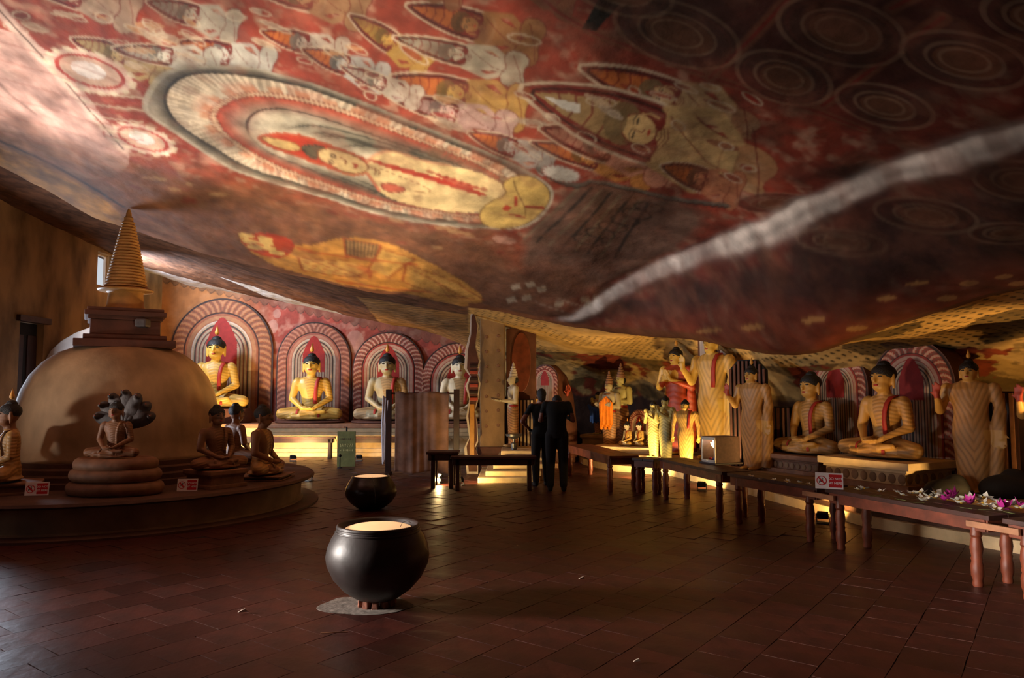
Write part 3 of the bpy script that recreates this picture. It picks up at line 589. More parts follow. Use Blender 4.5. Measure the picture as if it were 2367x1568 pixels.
# panels near the lip, on gold that paints in the lamp's pool
PT.fill(PX([(540, 545), (600, 540), (700, 575), (800, 545), (900, 560), (980, 600), (1070, 650), (1130, 695), (1060, 712), (960, 680), (800, 660), (690, 632), (600, 600)], 1), C_(206, 146, 66), .85)  # gold ground follows the lamp's pool, its light put into the colour
PT.fill(PX([(545, 548), (620, 535), (690, 560), (660, 600), (590, 590)], 1), C_(170, 56, 30), .95)
for k, (a, b) in enumerate(((570, 545), (578, 558), (590, 572), (612, 552), (616, 563), (620, 574), (640, 585))): PT.fill(ellp(a, b, 19, 5.5, 8, 18), C_(212, 174, 100))
for pts, c in (([(795, 552), (880, 566), (872, 600), (800, 590)], C_(150, 116, 76)), ([(690, 596), (790, 602), (870, 622), (800, 640), (700, 625)], C_(214, 168, 92)), ([(880, 575), (960, 600), (900, 640), (850, 625)], C_(216, 170, 90)), ([(940, 610), (1060, 655), (1120, 695), (1010, 680), (930, 650)], C_(214, 158, 78))):
    PT.fill(PX(pts), c, .9); PT.stroke(PX(pts), .03, C_(150, 70, 34), a=.8)
for k in range(9): PT.stroke(PX([(800 + 9 * k, 554 + 1.4 * k), (802 + 8 * k, 592)], 0, False), .014, C_(84, 60, 40), False, .8)
for k in range(6): PT.stroke(PX([(700, 602 + 5 * k), (790, 612 + 5 * k), (860, 622 + 4 * k)], 0, False), .016, C_(170, 76, 36), False, .7)
for k in range(5): PT.stroke(PX([(930 + 20 * k, 612 + 10 * k), (1010 + 14 * k, 650 + 9 * k), (1040 + 14 * k, 690)], 1, False), .02, C_(160, 80, 40), False, .6)
PT.stroke(PX([(690, 575), (760, 590), (850, 600), (960, 612)], 1, False), .05, C_(176, 52, 26), False, .7); PT.stroke(PX([(780, 650), (900, 668), (990, 676)], 1, False), .06, C_(176, 52, 26), False, .7)
for k in range(30):
    cx = RNG.uniform(300, 1200); cy = 400 + .17 * (cx - 300) + RNG.uniform(0, 60); PT.fill(ellp(cx, cy, RNG.uniform(8, 30), RNG.uniform(2, 6), RNG.uniform(0, 20), 12), [C_(120, 36, 28), C_(176, 140, 96), C_(90, 60, 46)][k % 3], .45)
PT.fill(PX([(-120, 300), (0, 338), (140, 402), (282, 488), (278, 526), (150, 466), (0, 392), (-120, 340)], 1), C_(200, 138, 64), .85); PT.stroke(PX([(-120, 285), (0, 325), (120, 380), (200, 425), (285, 478)], 1, False), .05, C_(34, 24, 20), False, .85)  # ochre strip paints in warm lamplight; dark line is the crack above it
# squares by the pillar head, daylight painted pale along the ledge, red slab spots
for a, b in ((1180, 660), (1215, 655), (1170, 690), (1205, 685), (1240, 665), (1280, 700), (1340, 690), (1370, 685), (1350, 705)): PT.fill(PX([(a, b), (a + 20, b - 5), (a + 24, b + 7), (a + 4, b + 12)]), C_(176, 156, 130), .8)
for a, b in ((1240, 700), (1290, 690)): PT.stroke(PX([(a, b), (a + 60, b + 20)], 0, False), .03, C_(170, 140, 118), False, .8)
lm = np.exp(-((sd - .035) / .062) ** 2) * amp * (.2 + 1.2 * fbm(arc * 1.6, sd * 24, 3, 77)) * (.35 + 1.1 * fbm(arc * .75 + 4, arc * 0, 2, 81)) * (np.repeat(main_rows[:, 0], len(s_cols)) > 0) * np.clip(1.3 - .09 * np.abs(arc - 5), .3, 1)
mixc(np.clip(lm * 1.5, 0, .97), C_(236, 222, 210))  # pale colour stands for daylight caught on the ledge face
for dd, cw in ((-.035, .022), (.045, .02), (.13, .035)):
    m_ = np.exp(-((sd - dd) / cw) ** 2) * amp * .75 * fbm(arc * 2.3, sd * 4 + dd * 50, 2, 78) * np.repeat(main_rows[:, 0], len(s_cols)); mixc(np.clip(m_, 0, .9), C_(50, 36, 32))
for cx, cy in ((2050, 690), (2120, 655), (2190, 690), (2240, 655), (2320, 640), (1980, 760), (1880, 740), (1740, 757), (1640, 765), (2360, 655), (2280, 690)): PT.fill(ellp(cx, cy, RNG.uniform(18, 34), RNG.uniform(4, 7), -6, 16), C_(206, 150, 90), .8)
pat = np.clip((fbm(fx * 4.3, fy * 4.3, 4, 61) - .52) * 6, 0, 1) * .42; mixc(pat, C_(118, 74, 56)); cc *= np.clip(.42 + 1.16 * fbm(fx * 1.7, fy * 1.7, 4, 62), .3, 1.3)[:, None] * (.66 + .68 * fbm(fx * 9 + fy * 3, fy * 5, 3, 63))[:, None]
# -------- recess: strips of daylight painted in, chequer ceiling, mural bands
rr = np.repeat(np.arange(ROWS), len(s_cols)); rec = rr >= 12 + NM + 3; ss = np.tile(s_cols, ROWS); zz = Zg.ravel()
left = rec & (ss < -.06); right = rec & (ss >= -.06)
cc[left] = np.array(C_(112, 72, 48)) * (.6 + .8 * n2[left, None]); cc[left & (n3 > .56)] *= .6
def band(poly, col, a=1.): 
    k = np.nonzero(left)[0]; k = k[inside(poly, fx[k], fy[k])]; cc[k] = cc[k] * (1 - a) + np.array(col) * a * (.7 + .6 * n3[k, None])
band([(-9.6, 17.0), (-9.0, 18.2), (-7.6, 19.2), (-6.9, 19.7), (-7.2, 20.3), (-10, 20.3)], C_(214, 206, 204), .9)  # daylit rock by the wall top, brightness put into the colour
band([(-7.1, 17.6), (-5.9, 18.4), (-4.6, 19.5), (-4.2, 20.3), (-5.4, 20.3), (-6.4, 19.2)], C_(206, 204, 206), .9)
band([(-3.2, 15), (-.6, 14.6), (-.4, 20.3), (-3.6, 20.3)], C_(186, 138, 80), .8)
k = np.nonzero(left & (fx > -3.4) & (fx < -.4) & (fy > 14.5))[0]; cc[k[(np.sin((fx[k] + fy[k]) * 26) > .2)]] *= .55
cr = np.array(C_(216, 172, 104)); cc[right] = cr * (.75 + .4 * n2[right, None])
rot = math.radians(-58); U = (fx * math.cos(rot) + fy * math.sin(rot)) / .145; V = (-fx * math.sin(rot) + fy * math.cos(rot)) / .145 + (zz < 2.05) * .0
fu = np.abs(U - np.round(U)); row = np.round(U); fv = np.abs((V + .5 * (row % 2)) - np.round(V + .5 * (row % 2)))
dia = (fu * 1.3 + fv * 1.0 < .30)
chk = right & (fbm(fx * .8 + 3, fy * .8, 2, 31) > .30)
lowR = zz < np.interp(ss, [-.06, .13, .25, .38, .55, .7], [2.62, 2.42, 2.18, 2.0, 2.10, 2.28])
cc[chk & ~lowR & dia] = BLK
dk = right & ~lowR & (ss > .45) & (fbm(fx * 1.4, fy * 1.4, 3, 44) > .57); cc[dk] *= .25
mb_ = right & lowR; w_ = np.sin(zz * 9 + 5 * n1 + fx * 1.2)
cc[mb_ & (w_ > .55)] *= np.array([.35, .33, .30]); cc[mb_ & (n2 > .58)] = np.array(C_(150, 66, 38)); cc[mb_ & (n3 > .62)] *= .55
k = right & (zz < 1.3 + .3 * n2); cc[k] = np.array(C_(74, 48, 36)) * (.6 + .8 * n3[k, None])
rl = (rr >= 12 + NM - 6) & (rr < 12 + NM + 3) & (ss > -.06); cc[rl] = np.array(C_(120, 72, 44))
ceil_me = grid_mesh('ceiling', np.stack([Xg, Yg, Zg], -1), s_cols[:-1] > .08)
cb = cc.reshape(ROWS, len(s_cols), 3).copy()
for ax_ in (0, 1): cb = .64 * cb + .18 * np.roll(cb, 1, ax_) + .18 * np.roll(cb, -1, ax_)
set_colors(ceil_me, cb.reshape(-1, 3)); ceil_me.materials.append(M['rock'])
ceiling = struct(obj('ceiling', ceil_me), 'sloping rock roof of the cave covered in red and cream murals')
# rear part of the roof, over and behind the viewer
gx, gy = np.meshgrid(np.linspace(-10.5, 9.5, 40), np.linspace(2.0, -7, 20)); gz = 5.75 - .02 * gx + .1 * fbm(gx, gy, 2, 9)
gz = np.where(gx > 4, gz - (gx - 4) * .5, gz)
rm = grid_mesh('rear_roof', np.stack([gx, gy, gz], -1)); set_colors(rm, np.tile(base, (gx.size, 1))); rm.materials.append(M['rock'])
obj('rear_roof', rm, None, ceiling)

# ================================================================ FLOOR
floor = struct(obj('floor', MB().box((-.5, 8, -.0395), (24, 32, .08)), 'floor'), 'dark red clay tile floor')
TA = math.radians(36.6); e1 = Vector((math.sin(TA), math.cos(TA))); e2 = Vector((math.cos(TA), -math.sin(TA))); TS = .34
tiles = []
for i in range(-60, 80):
    for j in range(-60, 60):
        c = e1 * (i * TS * 1.0 + (j % 2) * .17) + e2 * (j * TS)
        if c.y < 1.7 or c.y > 20 or abs(c.x / c.y) > .85 or c.x < -9.4: continue
        q = (c.x + 5.53)**2 + (c.y - 10.46)**2
        if q < 2.3**2 or c.y > 18.3 and c.x < -.5: continue
        py = 905 + F * EYE / c.y; px = CX + F * c.x / c.y
        tiles.append((c.length, c, 2.0 < c.y and -60 < px < 2430 and py < 1640))
tiles.sort(key=lambda t: t[0])
tm = []
for k in range(6):
    b = MB().box((0, 0, -.012), (TS - .005, TS - .005, .034)); me = b.mesh('floor_tile', False, 0); me.materials.append(M[['tile', 'tile2', 'tile3'][k % 3]]); tm.append(me)
vis = [t for t in tiles if t[2]][:300]; ids = set(id(t) for t in vis)
for t in vis:
    o = obj('floor_tile', tm[RNG.randint(6)], None, floor); o.location = (t[1].x, t[1].y, 0)
    o.rotation_euler = (RNG.normal(0, .0025), RNG.normal(0, .0025), -TA + RNG.normal(0, .012))
far = MB()
for t in tiles:
    if id(t) in ids: continue
    c = t[1]; n = len(far.v); far.box((0, 0, 0), (TS - .007, TS - .007, .034), -TA + RNG.normal(0, .01))
    tx, ty, dz = RNG.normal(0, .007), RNG.normal(0, .007), RNG.uniform(-.002, .002)
    for q in range(n, len(far.v)):
        x, y, z = far.v[q]; far.v[q] = (c.x + x, c.y + y, z - .012 + dz + x * tx + y * ty)
o = obj('distant_floor_tiles', far, 'tile', floor); o['kind'] = 'stuff'

# ================================================================ WALLS
# back wall with painted plaster
wx = np.linspace(-9.5, 1.6, 500); wz = np.linspace(0, 5.2, 250); GX, GZ = np.meshgrid(wx, wz)
wc = np.tile(np.array(C_(158, 70, 58)), (GX.size, 1)); ax, az = GX.ravel(), GZ.ravel()
m1 = fbm(ax * 1.5, az * 1.5, 4, 51); m2 = fbm(ax * 6, az * 6, 3, 52)
wc *= (.7 + .6 * m1[:, None]); t = np.clip((m2 - .5) * 4, 0, 1)[:, None] * .5; wc = wc * (1 - t) + np.array(C_(206, 150, 130)) * t
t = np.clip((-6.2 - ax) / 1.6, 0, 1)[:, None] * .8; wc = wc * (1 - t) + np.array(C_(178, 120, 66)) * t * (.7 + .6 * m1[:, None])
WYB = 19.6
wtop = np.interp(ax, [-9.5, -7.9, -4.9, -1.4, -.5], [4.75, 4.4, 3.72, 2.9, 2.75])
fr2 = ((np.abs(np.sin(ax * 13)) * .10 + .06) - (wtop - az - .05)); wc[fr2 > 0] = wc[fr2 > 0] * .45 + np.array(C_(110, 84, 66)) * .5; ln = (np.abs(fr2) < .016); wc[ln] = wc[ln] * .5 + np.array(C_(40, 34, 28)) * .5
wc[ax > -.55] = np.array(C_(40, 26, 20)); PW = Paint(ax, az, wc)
for px, py, r in ((630, 755, .14), (640, 725, .1), (820, 790, .24)): p = at(px, py, WYB); PW.fill([(p.x + r * math.cos(t), p.z + r * 1.3 * math.sin(t)) for t in np.linspace(0, 6.2, 20)], C_(190, 150, 134), .5)
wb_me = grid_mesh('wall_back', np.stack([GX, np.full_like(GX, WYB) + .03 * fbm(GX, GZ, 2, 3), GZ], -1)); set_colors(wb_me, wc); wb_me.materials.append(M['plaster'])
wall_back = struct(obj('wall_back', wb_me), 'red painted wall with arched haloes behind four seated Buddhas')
# left (front) wall of the cave with a high window, a dark doorway, an unseen side door, and a rear door and sill opening cut to shape the light
WX = -9.4
def wall_with_holes(name, x, y0, y1, z1, holes, thick=.24):
    b = MB(); ys = sorted({y0, y1, *[h[0] for h in holes], *[h[1] for h in holes]})
    for i in range(len(ys) - 1):
        a, c = ys[i], ys[i + 1]; hs = sorted([h for h in holes if h[0] <= a and h[1] >= c], key=lambda h: h[2]); z = 0
        for h in hs:
            if h[2] > z: b.box((x - thick / 2, (a + c) / 2, (z + h[2]) / 2), (thick, c - a, h[2] - z))
            z = h[3]
        b.box((x - thick / 2, (a + c) / 2, (z + z1) / 2), (thick, c - a, z1 - z))
    return b
wy0, wy1 = 16.52, 17.18
wl = struct(obj('wall_left', wall_with_holes('wall_left', WX, -7, 20.2, 6, [(-3.0, -1.0, 0, 2.5), (4.65, 6.4, .75, 3.3), (11.65, 12.95, 0, 2.45), (14.0, 14.72, 0, 2.95), (wy0, wy1, 4.02, 4.78)]), 'wall'), 'stained ochre plaster wall with a small bright window')  # unseen sill opening sized to keep daylight off the low things
win = struct(empty('window_1', (WX, 16.85, 4.02)), 'small bright window high in the ochre wall')
for k in (-.31, .31): obj('window_frame', MB().box((-.19, k, .38), (.05, .035, .76)), 'white', win)
for k in (.02, .74): obj('window_frame', MB().box((-.19, 0, k), (.05, .62, .03)), 'white', win)
obj('window_bar', MB().box((-.19, -.12, .38), (.03, .035, .72)), 'wood_dark', win)
dr = struct(empty('door_1', (WX, 14.36, 0)), 'dark narrow doorway in the ochre wall left of the stupa')
obj('door_leaf', MB().box((-.17, 0, 1.47), (.06, .72, 2.94)), 'black', dr, bevel=.01)
for k in (-.2, .2): obj('door_panel', MB().box((-.13, k, 1.5), (.03, .28, 2.4)), 'wood_dark', dr, bevel=.006)
obj('lintel', MB().box((.03, 0, 3.0), (.1, .95, .12)), 'wood_dark', dr, bevel=.01)
ar = MB().prism([(0, 0), (1.15, 0), (1.15, 2.95)] + [(.9, 2.89)] + [(.62, 2.78), (.35, 2.62), (.14, 2.42), (0, 2.15)], 0, .55)
struct(obj('trim_1', ar, 'white', loc=(WX - .03, 14.78, 0), bevel=.02), 'whitewashed curved buttress beside the dark doorway')
obj_b = struct(obj('wall_rear', MB().box((-.5, -7.2, 3), (22, .4, 7)), 'wall'))
struct(obj('wall_right', MB().box((10.2, 1, 3), (.4, 20, 7)), 'wall'))

# ================================================================ PAINTED ARCHES (haloes)
def arch_mesh(name, w, h, depth, palette='red', nt=240, nq=72, ntong=46, inner=.0):
    R = w / 2; zc = h - R * 1.05; L1_ = zc; La = PI * R; T = L1_ * 2 + La
    tt = np.linspace(0, T, nt); qq = np.linspace(inner, 1, nq); P = np.zeros((nq, nt, 3)); col = np.zeros((nq, nt, 3))
    for j, t in enumerate(tt):
        for i, q in enumerate(qq):
            if t < L1_: x, z = -q * R, t; 
            elif t > L1_ + La: x, z = q * R, T - t
            else:
                a = PI - (t - L1_) / R; x, z = q * R * math.cos(a), zc + q * R * 1.05 * math.sin(a)
            u = t / T * ntong; qn = max(0., (q - .74) / .225); curl = math.sin(2 * PI * (u * (1 if t < T / 2 else -1) + .75 * qn * qn))
            if palette == 'red': c1, c2, c3 = C_(196, 150, 128), C_(160, 62, 50), C_(128, 76, 62)
            elif palette == 'faded': c1, c2, c3 = C_(176, 118, 94), C_(152, 84, 66), C_(128, 76, 60)
            else: c1, c2, c3 = C_(170, 114, 76), C_(150, 86, 56), C_(124, 74, 50)
            rel = 0.
            if q > .965: c = C_(60, 40, 34); rel = -.5
            elif q > .74: c = c1 if curl > .35 else (c2 if curl > -.45 else c3); rel = .6 + .4 * curl
            elif q > .715: c = C_(60, 36, 30); rel = -.4
            elif q > .67: c = c2; rel = .4
            elif q > .60: c = c1; rel = .2
            elif q > .585: c = c2
            elif q > .55: c = C_(196, 172, 150)
            else:
                v = (q * 14) % 1; c = C_(66, 58, 50) if v < .3 else C_(180, 152, 124) if v < .85 else C_(150, 84, 66)
                # the red oval behind the head
            if abs(x) < R * .30 and z > zc - R * .3 and q < .66 and q * (1 + .9 * (abs(x) / (R * .3))**2) < .64: c = C_(158, 40, 32); rel = .3
            P[i, j] = (x, -rel * .012 * min(1, depth * 10 + .6), max(z, 0)); col[i, j] = c
    me = grid_mesh(name, P); set_colors(me, col.reshape(-1, 3)); me.materials.append(M['halo'])
    return me
def wall_halo(pxc, pxl, pxr, pytop, pal, n):
    l, r = at(pxl, 850, WYB), at(pxr, 850, WYB); top = at(pxc, pytop, WYB).z
    return obj('painted_halo', arch_mesh('painted_halo', r.x - l.x, top - .8, .02, pal, ntong=n), None, wall_back, loc=((l.x + r.x) / 2, WYB - .045, .8))
wall_halo(512, 393, 632, 690, 'ochre', 44); wall_halo(724, 640, 812, 745, 'faded', 44); wall_halo(897, 815, 982, 768, 'red', 44); wall_halo(1060, 972, 1150, 792, 'red', 44)
def arch_niche(label, loc, rz, w, h, depth, group=None):
    t = thing('arched_halo', label, 'halo', loc, rz, group)
    R = w / 2; zc = h - R * 1.05
    out = [(-R, 0), (-R, zc)] + [(R * math.cos(a), zc + R * 1.05 * math.sin(a)) for a in np.linspace(PI, 0, 26)[1:-1]] + [(R, zc), (R, 0)]
    obj('back_slab', MB().prism([(x * 1.02, z * 1.01) for x, z in out], .01, depth), 'stupa_dark', t)
    obj('painted_face', arch_mesh('painted_face', w, h, .1, 'red', 220, 64, 40), None, t)
    return t

# ================================================================ STATUES (unit height models facing -Y)
def head_parts(c, k, tilt=0.):         # c = centre of the skull, k = scale (1 -> seated model)
    c = Vector(c); q = lambda x, y, z: c + Vector((x, y, z)) * k
    b = MB()
    b.ell(c, (.094 * k, .098 * k, .104 * k)); b.ell(q(0, -.028, -.07), (.074 * k, .068 * k, .060 * k))
    b.cap(q(0, -.092, .02), .009 * k, q(0, -.112, -.032), .017 * k)
    for s in (-1, 1): b.cap(q(s * .098, .008, .02), .015 * k, q(s * .098, .008, -.085), .014 * k)
    b.cap(q(0, .01, -.1), .052 * k, q(0, .02, -.22), .062 * k)
    hair = MB().ell(q(0, .014, .03), (.105 * k, .104 * k, .088 * k), 20, 12).ell(q(0, .02, .105), (.055 * k, .054 * k, .042 * k), 16, 8)
    eyes = [MB().ell(q(s * .04, -.089, .008), (.021 * k, .007 * k, .0065 * k), 10, 6) for s in (-1, 1)]
    brows = [MB().cap(q(s * .016, -.098, .03), .0045 * k, q(s * .064, -.079, .034), .0035 * k, 6) for s in (-1, 1)]
    lips = MB().ell(q(0, -.094, -.066), (.024 * k, .009 * k, .009 * k), 10, 6)
    fl = MB().lathe([(.001, .0), (.024 * k, .02 * k), (.026 * k, .04 * k), (.014 * k, .075 * k), (.001, .12 * k)], 10, q(0, .02, .15))
    return b, dict(hair=hair, eyes=eyes, brows=brows, lips=lips, flame=fl)
def hand(b, w, d, up, k, curl=.15, spread=.012):   # wrist point, finger direction, palm normal-ish side vector, scale
    w = Vector(w); d = Vector(d).normalized(); up = Vector(up).normalized(); sd = d.cross(up).normalized()
    b.cap(w, .026 * k, w + d * .05 * k, .030 * k, 8)
    pc = w + d * .06 * k
    for i, (off, ln) in enumerate(((-.03, .075), (-.01, .09), (.01, .085), (.029, .066))):
        p0 = pc + sd * off * k; p1 = p0 + d * ln * .55 * k + sd * off * .2 * k; p2 = p1 + (d * (1 - curl) + up * curl) .normalized() * ln * .55 * k
        b.cap(p0, .0105 * k, p1, .010 * k, 6); b.cap(p1, .010 * k, p2, .0085 * k, 6)
    b.cap(w + d * .02 * k + sd * -.024 * k, .012 * k, w + d * .05 * k + sd * -.058 * k + up * .012 * k, .0095 * k, 6)
    return b
def mat_regions(me, fn):
    co = np.zeros(len(me.polygons) * 3); me.polygons.foreach_get('center', co); co = co.reshape(-1, 3)
    me.polygons.foreach_set('material_index', fn(co[:, 0], co[:, 1], co[:, 2]).astype(np.int32))
def finish_model(body, hp, sash, extra=()):
    parts = [('body', body, ('robe', 'skin', 'palm'))]
    if hp.get('hair'): parts.append(('hair', hp['hair'].mesh('hair', True), ('hair',)))
    for e in hp['eyes']: parts.append(('eye', e.mesh('eye', True), ('eyec',)))
    for e in hp['brows']: parts.append(('eyebrow', e.mesh('eyebrow', True), ('eyec',)))
    parts.append(('lips', hp['lips'].mesh('lips', True), ('lip',)))
    if hp.get('flame'): parts.append(('flame_finial', hp['flame'].mesh('flame_finial', True), ('flame',)))
    if sash: parts.append(('sash', sash.mesh('sash', True), ('sash',)))
    for n, b, m in extra: parts.append((n, b.mesh(n, 'auto') if isinstance(b, MB) else b, (m,)))
    for n, me, ms in parts:
        for _ in ms: me.materials.append(None)
    return parts
def ribbon(path, w, nrm, th=.008):     # band following a path
    b = MB(); P = [Vector(p) for p in path]; n = len(P); vs = []
    for i, p in enumerate(P):
        d = (P[min(i + 1, n - 1)] - P[max(i - 1, 0)]).normalized(); nn = Vector(nrm[i] if isinstance(nrm, list) else nrm).normalized(); s = d.cross(nn).normalized()
        vs += [p + s * w / 2, p - s * w / 2, p - s * w / 2 - nn * th, p + s * w / 2 - nn * th]
    fs = []
    for i in range(n - 1):
        for k in range(4): fs.append((i * 4 + k, i * 4 + (k + 1) % 4, i * 4 + 4 + (k + 1) % 4, i * 4 + 4 + k))
    fs += [(0, 1, 2, 3), (n * 4 - 1, n * 4 - 2, n * 4 - 3, n * 4 - 4)]
    return b.add(vs, fs)
def model_seated():
    b, hp = head_parts((0, -.012, .818), 1.2)
    b.loft([(0, .03, .04, .15, .12), (0, .03, .14, .15, .12), (0, .02, .26, .135, .105), (0, .015, .36, .15, .11), (0, .01, .46, .185, .118), (0, .015, .54, .205, .105), (0, .02, .60, .19, .085), (0, .02, .64, .10, .06)])
    for s in (-1, 1):
        b.cap((s * .2, .02, .56), .07, (s * .21, .015, .54), .068); b.cap((s * .222, .015, .545), .062, (s * .275, .0, .31), .052); b.cap((s * .275, .0, .31), .05, (s * .10, -.2, .185), .032)
        b.cap((s * .1, -.0, .11), .105, (s * .40, -.11, .09), .082)
    b.cap((.40, -.12, .075), .07, (-.10, -.25, .06), .05); b.cap((-.40, -.12, .085), .072, (.10, -.235, .10), .05)
    b.cap((.10, -.235, .105), .042, (.23, -.225, .125), .03); b.cap((-.10, -.25, .055), .04, (-.22, -.24, .06), .03)
    b.ell((0, -.06, .03), (.40, .24, .035))
    hand(b, (-.09, -.215, .18), (1, -.15, -.02), (0, 0, 1), 1.15); hand(b, (.09, -.205, .165), (-1, -.15, -.02), (0, 0, 1), 1.15)
    me = remesh(b, .0105, 4)
    def reg(x, y, z):
        r = np.zeros(len(x)); r[z > .635] = 1; r[(np.abs(x) < .13) & (y < -.17) & (z > .145) & (z < .24)] = 1
        r[(x < -.15) & (z > .25) & (z < .64)] = 1; r[(x < -.02 - (z - .3) * .25) & (z > .28) & (z < .64) & (y < .0)] = 1; r[(x < -.09) & (y < -.0) & (z > .2) & (z < .36) & (x > -.35)] = 1
        r[(y < -.19) & (z < .15) & (np.abs(x) > .1) & (np.abs(x) < .28) & (z > .05)] = 1
        return r
    mat_regions(me, reg)
    sash = ribbon([(.135, .02, .635), (.118, -.06, .615), (.10, -.105, .55), (.092, -.128, .47), (.085, -.13, .38), (.08, -.115, .30), (.078, -.11, .235)], .05, [(0, -.2, 1), (0, -.8, .6), (0, -1, .2), (0, -1, 0), (0, -1, 0), (0, -1, 0), (0, -1, 0)])
    P = finish_model(me, hp, sash)
    for cx, y, z, r in ((.14, -.198, .07, .064), (-.14, -.192, .098, .064)):
        band = MB().lathe([(r, -.016), (r + .004, 0), (r, .016)], 18, closed=False)
        d = Vector((1, .30 * (1 if cx > 0 else -1), 0)).normalized(); q = d.to_track_quat('Z', 'Y').to_matrix()
        for i in range(len(band.v)): p = q @ Vector(band.v[i]); band.v[i] = (p.x + cx, p.y + y, p.z + z)
        me2 = band.mesh('leg_band', True); me2.materials.append(None); P.append(('leg_band', me2, ('sash',)))
    return P
def arm(b, s, pose):
    sh = Vector((s * .155, .01, .775)); b.cap(sh, .045, sh + Vector((s * .01, 0, -.02)), .043)
    if pose == 'up': el, wr, d, up = (s * .205, .0, .61), (s * .185, -.13, .71), (0, -.1, 1), (0, -1, 0)
    elif pose == 'down': el, wr, d, up = (s * .195, .01, .60), (s * .2, -.02, .45), (0, -.05, -1), (0, -1, 0)
    elif pose == 'chest': el, wr, d, up = (s * .195, -.01, .62), (s * .04, -.125, .68), (-s * .5, -.2, .9), (0, -1, 0)
    elif pose == 'front': el, wr, d, up = (s * .185, -.0, .61), (s * .15, -.17, .62), (0, -1, .15), (0, 0, 1)
    elif pose == 'pray': el, wr, d, up = (s * .16, -.05, .62), (s * .022, -.16, .74), (0, -.15, 1), (-s, 0, 0)
    elif pose == 'fold': el, wr, d, up = (s * .19, -.0, .61), (-s * .06, -.115, .64), (-s, -.1, .1), (0, -1, 0)
    b.cap(sh, .043, el, .036); b.cap(el, .034, wr, .022); hand(b, wr, d, up, .72)
    return wr
def model_standing(right='up', left='down', bare=False, crown=False, panel=True, slim=1.):
    b, hp = head_parts((0, -.008, .905), .62)
    k = .82 if bare else 1.
    b.loft([(0, -.005, .022, .098, .06), (0, 0, .06, .10, .062), (0, 0, .16, .10, .066), (0, 0, .28, .106, .07), (0, 0, .40, .118, .078), (0, 0, .50, .126, .08), (0, 0, .58, .112 * k, .068), (0, 0, .64, .118 * k, .068), (0, 0, .71, .14 * (k * .5 + .5), .074), (0, 0, .77, .15, .066), (0, .005, .81, .12, .05), (0, .005, .835, .05, .035)])
    for s in (-1, 1):
        b.cap((s * .05, 0, .05), .05, (s * .055, 0, .45), .075); b.ell((s * .05, -.06, .018), (.034, .07, .02))
    hands = [arm(b, -1, right), arm(b, 1, left)]
    if panel: b.loft([(.145, .025, .03, .05, .05), (.15, .025, .2, .05, .05), (.165, .02, .4, .046, .05), (.175, .0, .56, .04, .045), (.175, .0, .64, .02, .03)])
    me = remesh(b, .0078, 3)
    def reg(x, y, z):
        r = np.zeros(len(x)); r[z > .825] = 1
        if bare: r[z > .53] = 1
        r[z < .03] = 1
        for s, pose, w in ((-1, right, hands[0]), (1, left, hands[1])):
            hx, hy, hz = w
            h_ = (np.hypot(np.hypot(x - hx, y - hy), z - hz) < .115) & ((z > hz - .01) if pose in ('up', 'pray', 'chest') else (z < hz + .02) if pose == 'down' else (y < hy + .06)) & ((y < -.06) | (z < .47))
            r[h_] = 2 if pose == 'up' else 1
        if right in ('up', 'front', 'chest'): r[(x < -.13) & (z > .56) & (r == 0)] = 1
        return r
    mat_regions(me, reg)
    if crown: hp['hair'] = None; hp['flame'] = None
    ex = []
    sash = None
    if crown:
        ex.append(('crown', MB().lathe([(.058, .0), (.062, .012), (.054, .02), (.056, .05), (.046, .055), (.05, .08), (.036, .085), (.04, .11), (.026, .115), (.03, .145), (.016, .15), (.018, .175), (.004, .205)], 20, (0, .004, .93)), 'crown'))
        ex.append(('hair_bun', MB().ell((0, .03, .90), (.05, .045, .05)), 'hair'))
    if bare:
        ex.append(('necklace', MB().lathe([(.07, 0), (.085, -.01), (.075, -.022)], 24, (0, -.012, .805), .75, False), 'crown'))
        ex.append(('waist_band', MB().lathe([(.108, -.02), (.116, 0), (.108, .02)], 28, (0, 0, .545), .62, False), 'sash'))
    elif not bare and right != 'chest': sash = ribbon([(.09, .0, .83), (.082, -.045, .815), (.075, -.074, .76), (.07, -.08, .70), (.066, -.076, .62), (.064, -.078, .56)], .034, [(0, -.3, 1), (0, -.8, .5), (0, -1, 0), (0, -1, 0), (0, -1, 0), (0, -1, 0)])
    return finish_model(me, hp, sash, ex)
SEAT = model_seated(); STUP = model_standing('up', 'down'); SFRONT = model_standing('pray', 'pray', panel=False); SCHEST = model_standing('chest', 'chest')
SDOWN = model_standing('down', 'down', panel=False); SDEITY = model_standing('front', 'front', True, True, False); SFOLD = model_standing('fold', 'fold', True, True, False)
def statue(model, name, label, cat, loc, h, face, robe, skin, group=None, skip=(), crown='flame', palm=None, sash='sash'):
    rz = math.atan2(face[0], -face[1])
    if model is SEAT: loc = Vector(loc) + Vector((0, 0, .011 * h))
    t = thing(name, label, cat, loc, rz, group, h)
    mp = dict(robe=robe, skin=skin, palm=palm or skin, hair='hair', eyec='eyec', lip='lip', flame='flame', sash=sash, crown=crown)
    for n, me, ms in model:
        if n in skip: continue
        o = obj(n, me, None, t)
        for i, k in enumerate(ms):
            o.material_slots[i].link = 'OBJECT'; o.material_slots[i].material = M[mp[k]]
    return t

